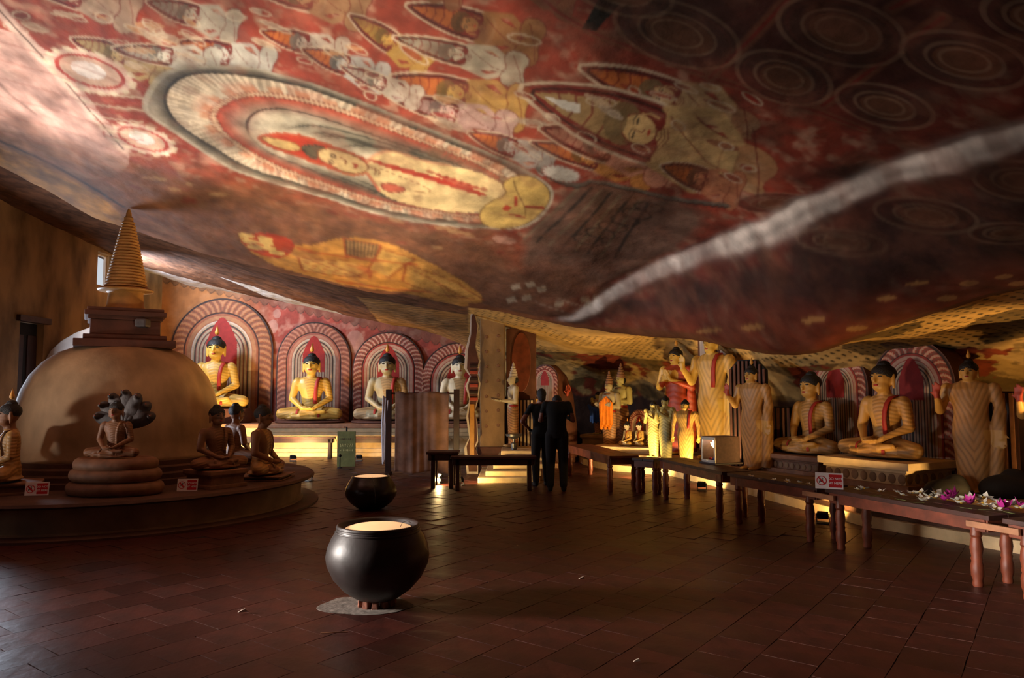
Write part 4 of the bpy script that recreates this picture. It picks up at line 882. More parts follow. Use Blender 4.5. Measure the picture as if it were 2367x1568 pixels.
# ---- the stupa on its round platform
SCX, SCY = -5.53, 10.46
t = thing('round_platform', 'round stone platform with a projecting rim under the stupa', 'platform', (SCX, SCY, 0))
obj('drum', MB().lathe([(2.50, 0), (2.50, .05), (2.46, .06), (2.48, .33)], 96), 'plat', t, smooth='auto')
obj('rim', MB().lathe([(2.48, .33), (2.62, .345), (2.66, .37), (2.64, .40), (2.56, .41), (2.4, .412), (0.01, .412)], 96, closed=False), 'plat_top', t, smooth='auto')
obj('base_step', MB().lathe([(2.72, -.02), (2.72, .03), (2.5, .04)], 96, closed=False), 'plat_top', t, smooth='auto')
t = thing('stupa', 'plastered bell shaped stupa with a ringed spire reaching the rock roof', 'stupa', (SCX, SCY, .412))
obj('base_ring', MB().lathe([(1.54, 0), (1.54, .07), (1.50, .08), (1.50, .14), (1.46, .16), (1.46, .22), (1.40, .24), (1.40, .30)], 72), 'plat_top', t, smooth='auto')
obj('dome', MB().lathe([(1.36, .28), (1.35, .34), (1.315, .42), (1.31, .55), (1.30, .75), (1.27, .98), (1.21, 1.2), (1.12, 1.4), (.98, 1.58), (.80, 1.72), (.58, 1.81), (.3, 1.86), (.01, 1.87)], 72), 'stupa', t, smooth=True)
hm = obj('harmika', MB().box((0, 0, 1.84), (1.24, 1.24, .10)).box((0, 0, 1.92), (1.02, 1.02, .08)).box((0, 0, 2.06), (.86, .86, .22)).box((0, 0, 2.20), (.92, .92, .06)).box((0, 0, 2.255), (1.0, 1.0, .07)).box((0, 0, 2.31), (.94, .94, .05)), 'stupa_dark', t, rot=(0, 0, math.radians(30)), bevel=.012)
obj('neck', MB().lathe([(.30, 2.32), (.24, 2.40), (.225, 2.58), (.25, 2.60)], 40), 'spire', t, smooth='auto')
prof = [(.22, 2.60), (.35, 2.61), (.365, 2.63), (.34, 2.65)]; r, z = .27, 2.66
for k in range(22):
    prof += [(r - .012, z), (r + .008, z + .012), (r + .008, z + .03), (r - .012, z + .042)]; z += .044; r = .27 - .20 * ((k + 1) / 22) ** 1.05
prof += [(.06, z + .02), (.065, z + .05), (.04, z + .08), (.035, z + .13), (.012, z + .19)]
obj('ringed_spire', MB().lathe(prof, 40), 'spire', t, smooth='auto')
obj('conduit', MB().box((.42, -.32, 2.13), (.16, .16, .12)), 'naga', t, bevel=.03)
# naga Buddha in front of the dome
zp_ = .412
p = on(266, 1142, zp_)
t = thing('serpent_throne', 'coiled stone serpent pedestal in front of the stupa dome', 'pedestal', p)
for i, (w, h_) in enumerate(((.47, .075), (.44, .225), (.40, .345))):
    b = MB(); ring = [(w * math.cos(a), w * .62 * math.sin(a), h_) for a in np.linspace(0, 2 * PI, 29)]
    b.tube(ring, .082, 10); b.loft([(0, 0, h_ - .06, w * .95, w * .6), (0, 0, h_ + .06, w * .95, w * .6)])
    obj('coil', remesh(b, .02, 3), 'coil', t)
hood = thing('cobra_hood', 'fan of dark cobra hoods behind the seated figure at the stupa', 'cobra hood', p + Vector((0, .15, .80)))
for k, a in enumerate((-74, -50, -25, 0, 25, 50, 74)):
    ar = math.radians(a); d = Vector((math.sin(ar), 0, math.cos(ar))); b = MB(); q = Matrix.Rotation(ar, 3, 'Y'); ln = .36 - .05 * abs(a) / 74
    b.cap((0, 0, -.12), .06, d * .1, .05); b.ell(d * ln * .58 + Vector((0, .014 * (k % 2), 0)), (.098, .036, .21), rot=q); b.ell(d * (ln + .02) + Vector((0, -.035, 0)), (.036, .055, .03), rot=q)
    hd_ = obj('hood', remesh(b, .012, 3), 'naga', hood)
    obj('cobra_eye', MB().ell(d * (ln + .03) + Vector((.014, -.085, .01)), (.007, .007, .007), 8, 5), 'palm', hd_)
statue(SEAT, 'buddha_statue', 'brown seated Buddha on coiled serpent under cobra hoods', 'statue', p + Vector((0, -.04, .42)), .66, (0, -1), 'stone_robe', 'stone_skin', skip=('flame_finial',), sash='stone_robe')
def plinth(label, loc, w, d, h, rz, mat_='plat', tiers=3, mat2=None):
    t = thing('statue_pedestal', label, 'pedestal', loc, rz)
    obj('base_course', MB().box((0, 0, h * .11), (w * 1.04, d * 1.04, h * .22)), mat2 or mat_, t, bevel=.008)
    obj('dado', MB().box((0, 0, h * .42), (w * .92, d * .92, h * .42)), mat_, t, bevel=.006)
    obj('cornice', MB().box((0, 0, h * .69), (w * .97, d * .97, h * .12)).box((0, 0, h * .87), (w * 1.06, d * 1.06, h * .26)), mat_, t, bevel=.012)
    return t
def rel(px, py, z): return on(px, py, z)
# seated figures round the stupa
a = Vector((-3.72, 9.32, zp_)); plinth('brown block pedestal at the right rim of the stupa platform', a, .56, .5, .22, -.6, 'coil')
statue(SEAT, 'buddha_statue', 'dark seated Buddha nearest the dome edge, with round head in shadow', 'statue', a + Vector((0, 0, .22)), .80, (.75, -.55), 'stone_robe', 'stone_skin', sash='stone_robe', skip=('flame_finial',))
statue(SEAT, 'buddha_statue', 'seated Buddha turned away behind the two others at the stupa rim', 'statue', (-4.48, 12.0, zp_ + .06), .94, (.6, .75), 'stone_robe', 'stone_skin', sash='stone_robe', skip=('flame_finial',))
plinth('low slab pedestal under the far figure at the stupa rim', (-4.48, 12.0, zp_), .78, .6, .06, .7, 'coil')
b_ = Vector((-3.42, 10.15, zp_)); 
statue(SEAT, 'buddha_statue', 'seated Buddha in profile facing right at the outer rim of the stupa platform', 'statue', b_ + Vector((0, 0, .06)), .95, (1, -.05), 'o_robe', 'stone_skin', sash='stone_robe', skip=('flame_finial',))
plinth('thin slab pedestal under the profile figure at the platform rim', b_, .7, .62, .06, 0, 'coil')
c_ = on(15, 1140, zp_); plinth('block pedestal at the left edge of the stupa platform', c_, .7, .6, .14, .5, 'coil')
statue(SEAT, 'buddha_statue', 'seated Buddha facing left at the far left edge by the stupa', 'statue', c_ + Vector((0, 0, .14)), .94, (-.75, -.6), 'o_robe', 'stone_skin', sash='stone_robe')

# ---- four seated Buddhas on the back platform
t = thing('back_platform', 'long moulded cream platform carrying the four seated Buddhas', 'platform', (0, 0, 0))
x0, x1 = at(430, 1000, 18.2).x, -.62
for k, (y, z0, z1, m) in enumerate(((18.12, 0, .10, 'pale'), (18.18, .10, .20, 'pale'), (18.26, .20, .50, 'pale'), (18.2, .50, .60, 'pale'), (18.14, .60, .70, 'pale'), (18.08, .70, .80, 'wood_pale'))):
    obj('moulding', MB().box(((x0 + x1) / 2, (y + 19.58) / 2, (z0 + z1) / 2), (x1 - x0, 19.58 - y, z1 - z0)), m, t, bevel=.015)
cusp = MB()
nb = 26; bw = (x1 - x0) / nb
for k in range(nb): obj('scallop', MB().prism([(-bw * .46, 0), (bw * .46, 0)] + [(bw * .46 * math.cos(u), .11 * math.sin(u)) for u in np.linspace(0, PI, 9)[1:-1]], 0, .03), 'pale', t, loc=(x0 + bw * (k + .5), 18.235, .37))
BW = [(494, .80, .36, 1.86, 'y_robe', 'y_skin', 'large bright yellow seated Buddha at left of the back wall'), (717, .80, .06, 1.72, 'y_robe', 'y_skin', 'yellow seated Buddha with red sash, second along the back wall'),
      (893, .80, .06, 1.72, 'grey_robe', 'grey_skin', 'grey faced seated Buddha, third along the back wall'), (1062, .80, .06, 1.68, 'grey_robe', 'w_skin', 'pale seated Buddha half hidden by the ornate post')]
BL = ['high cushion block under the large bright yellow Buddha', 'thin dark cushion under the second back wall Buddha', 'thin dark cushion under the third back wall Buddha', 'thin dark cushion under the Buddha behind the ornate post']
for (px, z, ph, h, r, s, lb), cl in zip(BW, BL):
    X = at(px, 960, 18.85).x
    c = thing('seat_cushion', cl, 'cushion', (X, 18.86, z)); w = h * .52
    obj('cushion', MB().lathe([(w * .96, 0), (w, ph * .3), (w, ph * .7), (w * .96, ph)], 40, sy=.62), 'stupa_dark', c, smooth='auto')
    statue(SEAT, 'buddha_statue', lb, 'statue', (X, 18.9, z + ph), h, (.08, -1), r, s)

# ---- right-hand platform and its row of statues
PFr = [(6.6, 4.6), (4.77, 7.73), (4.16, 8.83), (3.62, 11.7), (3.0, 14.0), (1.95, 14.95), (1.55, 16.2), (1.5, 17.4)]
def offs(pl, dd): # shift to the rock side
    out = []
    for i, q in enumerate(pl):
        a = Vector(pl[max(i - 1, 0)]); b2 = Vector(pl[min(i + 1, len(pl) - 1)]); tt_ = (b2 - a).normalized(); out.append((q[0] + tt_.y * dd, q[1] - tt_.x * dd))
    return out
t = thing('statue_platform', 'low stepped stone platform along the row of statues on the right', 'platform', (0, 0, 0))
for z0, z1, o_, m in ((0, .13, 0, 'pale'), (.13, .19, .07, 'plat_top'), (.19, .25, .03, 'plat'), (.25, .30, .08, 'plat_top'), (.30, .35, .02, 'plat')):
    f_ = offs(PFr, o_); bk = offs(PFr, 2.6); obj('course', MB().slab(f_ + bk[::-1], z0, z1), m, t, bevel=.008)
HP = .35
FL = Vector((-.93, -.36))
def rowpt(px, py): return on(px, py, HP)
# standing figures
statue(STUP, 'standing_buddha', 'standing Buddha with raised red palm beside the nearest seated Buddha', 'statue', rowpt(2252, 1140), 1.66, (-.72, -.70), 'o_robe_s', 'o_skin', palm='palm', skip=('sash',))
q = Vector((6.02, 8.15, HP)); statue(STUP, 'standing_buddha', 'standing Buddha cut off by the right edge of the picture, red palm raised', 'statue', q, 1.62, (-.75, -.66), 'o_robe_s', 'o_skin', palm='palm')
statue(STUP, 'standing_buddha', 'slender standing Buddha with raised hand between the giant and the seated ones', 'statue', rowpt(1742, 1086), 1.68, (-.85, -.53), 'o_robe_s', 'o_skin', palm='palm', skip=('sash',))
statue(STUP, 'standing_buddha', 'giant brightly lit standing Buddha whose head is hidden by the rock', 'statue', rowpt(1650, 1062), 2.36, (-.8, -.6), 'y_robe_s', 'y_skin', palm='y_skin')
statue(SCHEST, 'robed_figure', 'tall figure in a red robe with black hair beside the giant Buddha', 'statue', rowpt(1566, 1050), 2.16, (-.8, -.6), 'r_robe', 'y_skin')
statue(SDOWN, 'robed_figure', 'short yellow figure with lowered arms in front of the red robed one', 'statue', rowpt(1586, 1076), 1.12, (-.5, -.86), 'y_robe_s', 'y_skin', skip=('flame_finial',))
statue(SFRONT, 'robed_figure', 'small pale green figure with praying hands, left of the pair', 'statue', rowpt(1512, 1058), 1.08, (-.85, -.5), 'g_robe_s', 'g_skin', skip=('flame_finial', 'sash'))
statue(SFRONT, 'robed_figure', 'small pale green figure with praying hands next to the red robe', 'statue', rowpt(1540, 1064), 1.18, (-.85, -.5), 'g_robe_s', 'g_skin', skip=('sash',))
# striped slabs behind the standing figures
def back_slab(label, loc, rz, w, h, n, top=0., cols=('wood_pale', 'wood_dark')):
    t = thing('striped_slab', label, 'slab', loc, rz)
    obj('slab_core', MB().prism([(-w / 2, 0), (w / 2, 0), (w / 2, h * (1 - top)), (w / 2 - w * .25, h), (-w / 2 + w * .25, h), (-w / 2, h * (1 - top))], .03, .14), cols[1], t)
    for k in range(n):
        x = -w / 2 + w * (k + .5) / n; hh = h * (1 - top * max(0, (abs(x) / (w / 2) - .5) * 2))
        obj('stripe', MB().box((x, .015, hh / 2 - .01), (w / n * .55, .03, hh - .02)), cols[0], t, bevel=.006)
    return t
def fz(f): return math.atan2(f[0], -f[1])
back_slab('striped upright slab behind the standing Buddha near the right edge', rowpt(2252, 1140) + Vector((.34, .22, 0)), fz((-.72, -.70)), .62, 1.25, 7)
back_slab('striped upright slab between the two arched seated Buddhas', rowpt(1800, 1086) + Vector((.2, .3, 0)), fz((-.7, -.7)), .8, 1.0, 9, cols=('stupa_dark', 'black'))
back_slab('tall pink edged slab behind the giant Buddha', rowpt(1652, 1062) + Vector((.28, .30, 0)), fz((-.55, -.83)), 1.0, 2.25, 5, cols=('white', 'stupa_dark'))
back_slab('dark ribbed slab behind the slender standing Buddha', rowpt(1736, 1086) + Vector((.10, .42, 0)), fz((-.55, -.83)), .62, 1.78, 9, .1, ('stupa_dark', 'black'))
# seated Buddhas under arches
def panel_ring(t, w, d, h):
    n = 9
    for k in range(n):
        x = -w * .42 + w * .84 * k / (n - 1); obj('oval_panel', MB().ell((x, -d * .46, h * .42), (w * .042, .012, h * .17), 12, 8), 'plat', t, smooth=True)
    n = 6
    for k in range(n):
        y = -d * .38 + d * .76 * k / (n - 1)
        obj('oval_panel', MB().ell((w * .46, y, h * .42), (.012, d * .055, h * .17), 12, 8), 'plat', t, smooth=True)
fr_ = (-.90, -.44); rz = fz(fr_)
c1 = Vector((5.02, 9.95, HP)); ped = plinth('carved pedestal with pale cornice under the nearest seated Buddha', c1, 1.30, .98, .36, rz, 'pale', mat2='coil'); panel_ring(ped, 1.30, .98, .36)
statue(SEAT, 'buddha_statue', 'large seated Buddha on carved pedestal beneath the nearest red arch', 'statue', c1 + Vector((0, 0, .36)), 1.30, fr_, 'o_robe', 'o_skin', skip=('flame_finial',))
bk = Vector((.44, .9)).normalized(); arch_niche('tall red and white arched halo nearest the right edge', c1 + Vector((.90 * .56, .44 * .56, .0)), rz, 1.22, 1.95, .34)
c2 = Vector((4.66, 11.5, HP)); ped = plinth('carved dark pedestal under the farther arched Buddha', c2, 1.06, .95, .28, rz, 'coil', mat2='coil'); panel_ring(ped, 1.06, .95, .28)
statue(SEAT, 'buddha_statue', 'seated Buddha in deep shadow beneath the farther red arch', 'statue', c2 + Vector((0, 0, .28)), 1.28, fr_, 'o_robe', 'o_skin', skip=('flame_finial',))
arch_niche('red and white arched halo farther along the statue row', c2 + Vector((.90 * .54, .44 * .54, .0)), rz, 1.16, 1.92, .34)
for lb, px, py, s3 in (('black covered bundle beside the carved pedestal on the right', 2190, 1147, (.28, .16, .13)), ('black covered bundle at the feet slab near the right edge', 2326, 1150, (.32, .2, .17))):
    b = MB().ell((0, 0, s3[2] * .6), s3).ell((.12, .03, s3[2] * 1.1), (s3[0] * .5, s3[1] * .7, s3[2] * .9)).ell((-.14, .0, s3[2] * .5), (s3[0] * .5, s3[1] * .8, s3[2] * .6))
    tag(obj('covered_bundle', remesh(b, .03, 2), 'black', loc=on(px, py, HP)), lb, 'bundle')
# group at the far end
pg = Vector((2.05, 15.6, HP)); plp = plinth('cream moulded plinth under the small seated figures', (2.42, 15.5, HP), 1.25, .9, .12, -.5, 'pale')
for k, (px, h_) in enumerate(((1450, .50), (1477, .50), (1505, .50))):
    X = at(px, 1000, 15.45)
    statue(SEAT, 'small_buddha', ['small seated figure leftmost on the cream plinth', 'small seated figure in the middle of the cream plinth', 'small seated figure rightmost on the cream plinth'][k], 'statue', (X.x, 15.45 - .05 * k, HP + .12), h_, (-.95, -.35), 'y_robe', 'w_skin', 'small seated figures on the plinth', skip=('leg_band',))
arch_niche('small pink arch behind the three little seated figures', (2.75, 15.95, HP), -.85, .66, .85, .15)
statue(SFOLD, 'crowned_deity', 'crowned figure wrapped in orange cloth at the far end', 'statue', (2.10, 15.95, HP), 1.50, (-.8, -.6), 'w_robe', 'grey_skin', crown='coil')
o = thing('orange_robe_cloth', 'bright orange cloth hung over the crowned figure at the far end', 'cloth', (2.10, 15.95, HP), fz((-.5, -.86)))
b = MB()
for k in range(9):
    x = -.13 + .27 * k / 8; obj('cloth_fold', MB().cap((x, -.19 - .012 * (k % 2), 1.12 - .03 * abs(k - 4)), .026, (x * .9, -.16 - .012 * (k % 3), .46 + .05 * (k % 3)), .034), 'orange', o, smooth=True)
statue(SFOLD, 'crowned_deity', 'bare chested crowned figure with folded arms behind the small seated ones', 'statue', (2.42, 16.4, HP), 1.66, (-.85, -.5), 'w_robe', 'g_skin', crown='coil')
o2 = statue(SFRONT, 'robed_figure', 'small praying figure draped in blue cloth at the far end', 'statue', (1.98, 17.0, .62), .98, (-.85, -.5), 'w_robe', 'g_skin', skip=('flame_finial', 'sash'))
d = thing('blue_drape', 'blue cloth draped on the small praying figure', 'cloth', (1.98, 17.0, .62), fz((-.5, -.86)))
for k in range(6): obj('cloth_fold', MB().tube([(-.17 + .05 * k, -.15, .66 - .02 * k), (-.10 + .05 * k, -.17, .52), (-.12 + .045 * k, -.15, .30 - .02 * (k % 2))], [.026, .03, .026]), 'blue', d, smooth=True)
statue(SDOWN, 'robed_figure', 'small figure in red peering between the two crowned figures', 'statue', (2.42, 17.2, HP), 1.3, (-.6, -.8), 'redcloth', 'o_skin', skip=('flame_finial', 'sash'))
plinth('grey moulded pedestal under the blue draped figure', (1.98, 17.0, HP), .66, .56, .27, -.4, 'plat')
plinth('yellow panelled pedestal beside the dark niche at the far end', (1.12, 17.4, 0), .6, .5, .62, -.2, 'pale')
# rock niche block with dark mouth and the seated yellow figure behind the visitors
t = thing('rock_pier', 'dark red rock pier behind the two visitors', 'rock', (.95, 16.9, 0))
b = MB().loft([(0, 0, 0, .55, .4), (.02, 0, .8, .52, .4), (.0, 0, 1.5, .46, .36), (-.05, 0, 1.95, .36, .3), (-.12, 0, 2.2, .2, .2)])
obj('pier_body', remesh(b, .05, 2), 'stupa_dark', t)
obj('painted_hand', hand(MB(), (.28, -.42, 1.52), (.2, 0, 1), (0, -1, 0), 1.4).mesh('painted_hand', True), 'palm', t)
statue(SEAT, 'buddha_statue', 'yellow faced seated figure half hidden behind the visitors', 'statue', (.44, 15.9, .46), 1.22, (-.95, -.3), 'y_robe', 'y_skin', skip=('flame_finial',))
plinth('dark pedestal behind the visitors', (.44, 15.9, 0), 1.0, .9, .46, 0, 'coil')
arch_niche('narrow white and red arched niche behind the visitors', (.72, 16.25, .46), fz((-.5, -.86)), .66, 1.72, .2)

# ---- pillar with its ornate edge, slab and crowned statue
t = thing('stone_pillar', 'square ochre painted stone pillar holding up the rock', 'pillar', (at(1138, 900, 14.9).x, 15.1, 0))
obj('shaft', MB().box((0, 0, 1.75), (.50, .46, 3.1)), 'wall', t, bevel=.015)
obj('pillar_base', MB().box((0, 0, .1), (.66, .62, .5)).box((0, 0, .42), (.6, .56, .14)), 'stupa_dark', t, bevel=.015)
for k in range(7):
    for j in range(2): obj('painted_rosette', MB().lathe([(.035, 0), (.03, .006)], 8), 'coil', t, loc=(-.12 + .24 * j, -.232, .9 + .3 * k + .02 * j), rot=(PI / 2, 0, 0))
t = thing('ornate_post', 'carved white and red gateway post leaning against the pillar', 'post', (at(1092, 1000, 14.5).x, 14.5, 0))
ol = [(-.10, 0), (.12, 0), (.12, .35), (.06, .5), (.12, .62), (.10, 1.0), (.05, 1.2), (.12, 1.45), (.16, 1.75), (.10, 1.95), (.16, 2.2), (.06, 2.5), (.12, 2.9), (.02, 3.2), (-.04, 3.1), (-.05, 2.75), (-.14, 2.4), (-.16, 2.05), (-.05, 1.9), (-.14, 1.7), (-.06, 1.45), (-.12, 1.1), (-.06, .7), (-.16, .5)]
obj('carved_edge', MB().prism(ol, -.10, -.03), 'white', t, bevel=.008); obj('post_core', MB().prism([(x * .72 + .01, .05 + z * .97) for x, z in ol], -.12, .08), 'stupa_dark', t)
for k in range(6): obj('boss', MB().box((0.03, -.13, 1.45 + .13 * k), (.16, .05, .06)), ['palm', 'wood_dark'][k % 2], t, bevel=.01)
obj('gilt_panel', MB().box((.0, -.125, .85), (.09, .03, 1.0)), 'flame', t, bevel=.008)
t = thing('carved_slab', 'dark red carved slab with rounded top behind the crowned white statue', 'slab', (at(1205, 900, 15.2).x, 15.2, .3))
obj('slab_body', MB().prism([(-.31, 0), (.31, 0), (.31, 2.6), (-.31, 2.6)], 0, .16), 'stupa_dark', t, bevel=.02)
obj('raised_oval', MB().prism([(.2 * math.cos(u), 1.9 + .62 * math.sin(u)) for u in np.linspace(0, 6.28, 28, endpoint=False)], -.03, .02), 'wood', t, bevel=.01)
statue(SDEITY, 'crowned_deity', 'white bodied crowned figure in profile holding out its hand by the pillar', 'statue', (at(1186, 1036, 14.7).x, 14.7, .50), 1.48, (-1, -.18), 'w_robe', 'w_skin', crown='white')
t = thing('stepped_plinth', 'bright stepped plinth at the foot of the pillar', 'plinth', (0, 0, 0))
for k, (pl, y0, z0, z1) in enumerate(((1104, 12.95, 0, .10), (1122, 13.15, .10, .19), (1140, 13.4, .19, .29), (1150, 13.65, .29, .38), (1158, 13.9, .38, .49))):
    xl = at(pl, 1100, y0).x; xr = at(1182 + 5 * k, 1100, y0).x + .5
    obj('step', MB().box(((xl + xr) / 2, (y0 + 15.6) / 2, (z0 + z1) / 2), (xr - xl, 15.6 - y0, z1 - z0)), 'pale', t, bevel=.02)
back_slab('cream and black striped slab beside the crowned white statue', (at(1213, 1000, 15.0).x, 15.0, .49), -.1, .36, .95, 5, cols=('pale', 'wood_dark'))
t = thing('offering_bowl', 'small metal bowl on the plinth by the crowned statue', 'bowl', (at(1188, 1000, 14.1).x, 14.1, .49)); obj('bowl', MB().lathe([(.05, 0), (.06, .12), (.02, .14), (.03, .2), (.15, .26), (.16, .30), (.13, .28)], 24), 'metal', t, smooth='auto')

# ================================================================ BENCHES
LEG = MB().lathe([(.036, 0), (.042, .02), (.036, .05), (.048, .09), (.050, .16), (.040, .20), (.046, .22), (.040, .24), (.050, .30), (.044, .36), (.036, .39), (.046, .41), (.040, .43), (.040, .53)], 18).mesh('leg', 'auto'); LEG.materials.append(M['wood'])
LEGP = MB().box((0, 0, .25), (.07, .07, .5)).mesh('leg', False, .006); LEGP.materials.append(M['wood_dark'])
def bench(label, a, b, w, h, leg=LEG, group=None, top='wood_top', apron='wood', inset=.12, nplank=2, hz=None):
    a = Vector(a[:2]); b = Vector(b[:2]); d = b - a; L_ = d.length; ang = math.atan2(d.y, d.x); m = (a + b) / 2
    t = thing('wooden_bench', label, 'bench', (m.x, m.y, 0), ang, group)
    for k in range(nplank):
        pw = w / nplank; obj('plank', MB().box((0, -w / 2 + pw * (k + .5), h - .02), (L_ - .01, pw - .008, .04)), top, t, bevel=.005)
    for s in (-1, 1): obj('apron', MB().box((0, s * (w / 2 - .03), h - .09), (L_ - .1, .03, .10)), apron, t, bevel=.004)
    for s in (-1, 1): obj('end_rail', MB().box((s * (L_ / 2 - .05), 0, h - .09), (.03, w - .06, .10)), apron, t, bevel=.004)
    for sx in (-1, 1):
        for sy in (-1, 1):
            o = obj('leg', leg, None, t, loc=(sx * (L_ / 2 - inset), sy * (w / 2 - .05), .003)); o.scale = (1, 1, (h - .06) / .53 if leg is LEG else (h - .05) / .5)
    return t
BWID = .44
J = [(4.62, 3.95), (3.865, 5.95), (3.23, 7.75), (2.64, 9.2), (2.2, 11.2)]
lbl = ['turned leg bench running out of the picture at bottom right', 'turned leg bench strewn with white flowers', 'turned leg bench carrying the red warning sign', 'turned leg bench with the lit glass box']
for k in range(4):
    a, b = Vector(J[k]), Vector(J[k + 1]); d = (b - a).normalized(); nrm = Vector((d.y, -d.x)); o_ = nrm * BWID / 2 * .9
    bench(lbl[k], a + d * .05 + o_, b - d * .05 + o_, BWID, .60, inset=.16)
for k, lb in ((1, 'short pale rail joining two benches at the right'), (2, 'short pale rail joining two benches by the sign')):
    a = Vector(J[k]); d = (Vector(J[k + 1]) - Vector(J[k - 1])).normalized()
    o = thing('joining_rail', lb, 'rail', (a.x - .03, a.y - .01, .50), math.atan2(d.y, d.x)); obj('rail_bar', MB().box((0, .02, .02), (.44, .03, .05)), 'wood_pale', o, bevel=.005)
bench('dark turned leg bench at the far end of the row', (1.78, 11.75), (1.28, 14.3), .5, .58, top='wood', nplank=2)
bench('second far bench bridging towards the statue row', (2.02, 11.5), (2.25, 11.75), .4, .56)
bench('long dark bench in front of the pillar', at(1042, 1060, 12.1).xy, (.40, 12.1), .36, .55, leg=LEGP, apron='wood_dark', nplank=1)
bench('small dark table beside the curtain screen', at(988, 1050, 12.45).xy, at(1062, 1050, 12.45).xy, .5, .60, leg=LEGP, apron='wood_dark')
bench('long thin table before the cream back platform', at(560, 1015, 17.68).xy, at(775, 1015, 17.68).xy, .22, .52, leg=LEGP, apron='wood_dark', nplank=1)
bench('long thin table half hidden by the curtain screen', at(782, 1015, 17.68).xy, at(1030, 1015, 17.68).xy, .22, .52, leg=LEGP, apron='wood_dark', nplank=1)

# ================================================================ POTS
def pot(label, loc, prof, rim, inner_r, inner_z, m, n=64):
    t = thing('clay_pot', label, 'pot', loc)
    obj('pot_body', MB().lathe(prof, n, closed=False), m, t, smooth=True)
    for z, r in rim: obj('rim_ring', MB().lathe([(r - .004, z - .007), (r + .004, z), (r - .004, z + .007)], n, closed=False), m, t, smooth=True)
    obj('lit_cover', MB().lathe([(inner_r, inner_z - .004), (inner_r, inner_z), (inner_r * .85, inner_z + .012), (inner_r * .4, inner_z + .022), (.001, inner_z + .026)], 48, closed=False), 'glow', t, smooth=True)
    return t
p1 = on(872, 1400)
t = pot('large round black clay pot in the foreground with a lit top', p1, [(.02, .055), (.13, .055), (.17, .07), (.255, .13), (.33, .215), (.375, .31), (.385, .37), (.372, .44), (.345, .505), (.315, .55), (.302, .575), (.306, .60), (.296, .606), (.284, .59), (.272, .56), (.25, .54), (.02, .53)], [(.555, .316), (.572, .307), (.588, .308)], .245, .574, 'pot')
for k in range(11):
    a = 2 * PI * k / 11 + .2; s_ = RNG.uniform(.8, 1.2)
    obj('brick_piece', MB().box((.115 * math.cos(a), .115 * math.sin(a), .03), (.06 * s_, .05, .055 * s_), a + RNG.uniform(-.4, .4), .8), 'brickbit', t, bevel=.006)
obj('wire_loop', MB().tube([(.17, -.05, .58), (.19, -.045, .62), (.225, -.04, .632), (.25, -.04, .618)], .0025, 6), 'metal', t)
ring = smooth_poly([(.36 * math.cos(a) * RNG.uniform(.8, 1.2), .26 * math.sin(a) * RNG.uniform(.8, 1.2)) for a in np.linspace(0, 2 * PI, 14, endpoint=False)], 2)
tag(obj('cement_patch', MB().slab(ring, .0, .003), 'cement', loc=p1 + Vector((-.08, -.03, .0052))), 'grey cement patch on the tiles under the large pot', 'patch')
p2 = on(857, 1178)
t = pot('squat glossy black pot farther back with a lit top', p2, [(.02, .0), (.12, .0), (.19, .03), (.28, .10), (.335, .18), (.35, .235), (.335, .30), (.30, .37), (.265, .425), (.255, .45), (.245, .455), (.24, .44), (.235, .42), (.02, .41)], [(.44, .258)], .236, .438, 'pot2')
obj('hanging_wire', MB().tube([(.06, -.24, .455), (.10, -.30, .36), (.12, -.335, .22), (.11, -.30, .12)], .003, 6), 'metal', t)

# ================================================================ CURTAIN SCREEN, SIGNS
def pot_light(name, loc, tgt, power):
    l = bpy.data.lights.new(name, 'SPOT'); l.energy = power; l.color = (1, .80, .58); l.spot_size = math.radians(112); l.spot_blend = 1.; l.shadow_soft_size = .2
    o = bpy.data.objects.new(name, l); COL.objects.link(o); o.location = loc; aim(o, tgt)
pot_light('large_pot_uplight', p1 + Vector((0, 0, .62)), p1 + Vector((-1.3, 1.7, 4)), 760)
pot_light('squat_pot_uplight', p2 + Vector((0, 0, .48)), p2 + Vector((-.5, -1.5, 4)), 560)
t = thing('curtain_screen', 'wooden frame screen hung with a stained brown curtain', 'screen', (at(975, 1090, 14.2).x, 14.2, 0))
xl = at(898, 1000, 14.2).x - t.location.x; xr = at(1055, 1000, 14.2).x - t.location.x
for x in (xl, xr): obj('post', MB().box((x, 0, .82), (.11, .06, 1.64)), 'wood_dark', t, bevel=.006)
obj('rail', MB().box(((xl + xr) / 2, 0, 1.56), (xr - xl, .03, .035)), 'wood_dark', t, bevel=.004)
for x in (xl, xr): obj('foot', MB().box((x, 0, .03), (.10, .4, .05)), 'wood_dark', t, bevel=.006)
cx0, cx1 = at(912, 1000, 14.1).x - t.location.x, at(1036, 1000, 14.1).x - t.location.x
gx = np.linspace(cx0, cx1, 60); gz = np.linspace(.06, 1.58, 30); GXc, GZc = np.meshgrid(gx, gz)
cm = grid_mesh('curtain', np.stack([GXc, -.06 + .006 * np.sin(GXc * 31 + 3 * np.sin(GXc * 5)) * (1.25 - .4 * GZc) + .01 * np.sin(GXc * 13 + GZc * 2), GZc + .02 * np.sin(GXc * 9)], -1)); cm.materials.append(M['cloth'])
o = obj('curtain', cm, None, t); sol = o.modifiers.new('thick', 'SOLIDIFY'); sol.thickness = .006
w_ = MB()
for k in range(5): obj('white_cloth_fold', MB().tube([(xl - .10 + .022 * k, -.02 + .03 * (k % 2), 1.50 - .02 * k), (xl - .12 + .022 * k, .0, .95), (xl - .10 + .02 * k, -.01, .22 + .04 * k)], [.016, .022, .016]), 'wcloth', t, smooth=True)
t = thing('green_notice_board', 'green standing notice board with faded lettering', 'notice board', on(800, 1080))
bw = 42 / F * on(800, 1080).y; bh = 80 / F * on(800, 1080).y
obj('board', MB().box((0, 0, bh / 2 + .01), (bw, .03, bh)), 'green', t, bevel=.006)
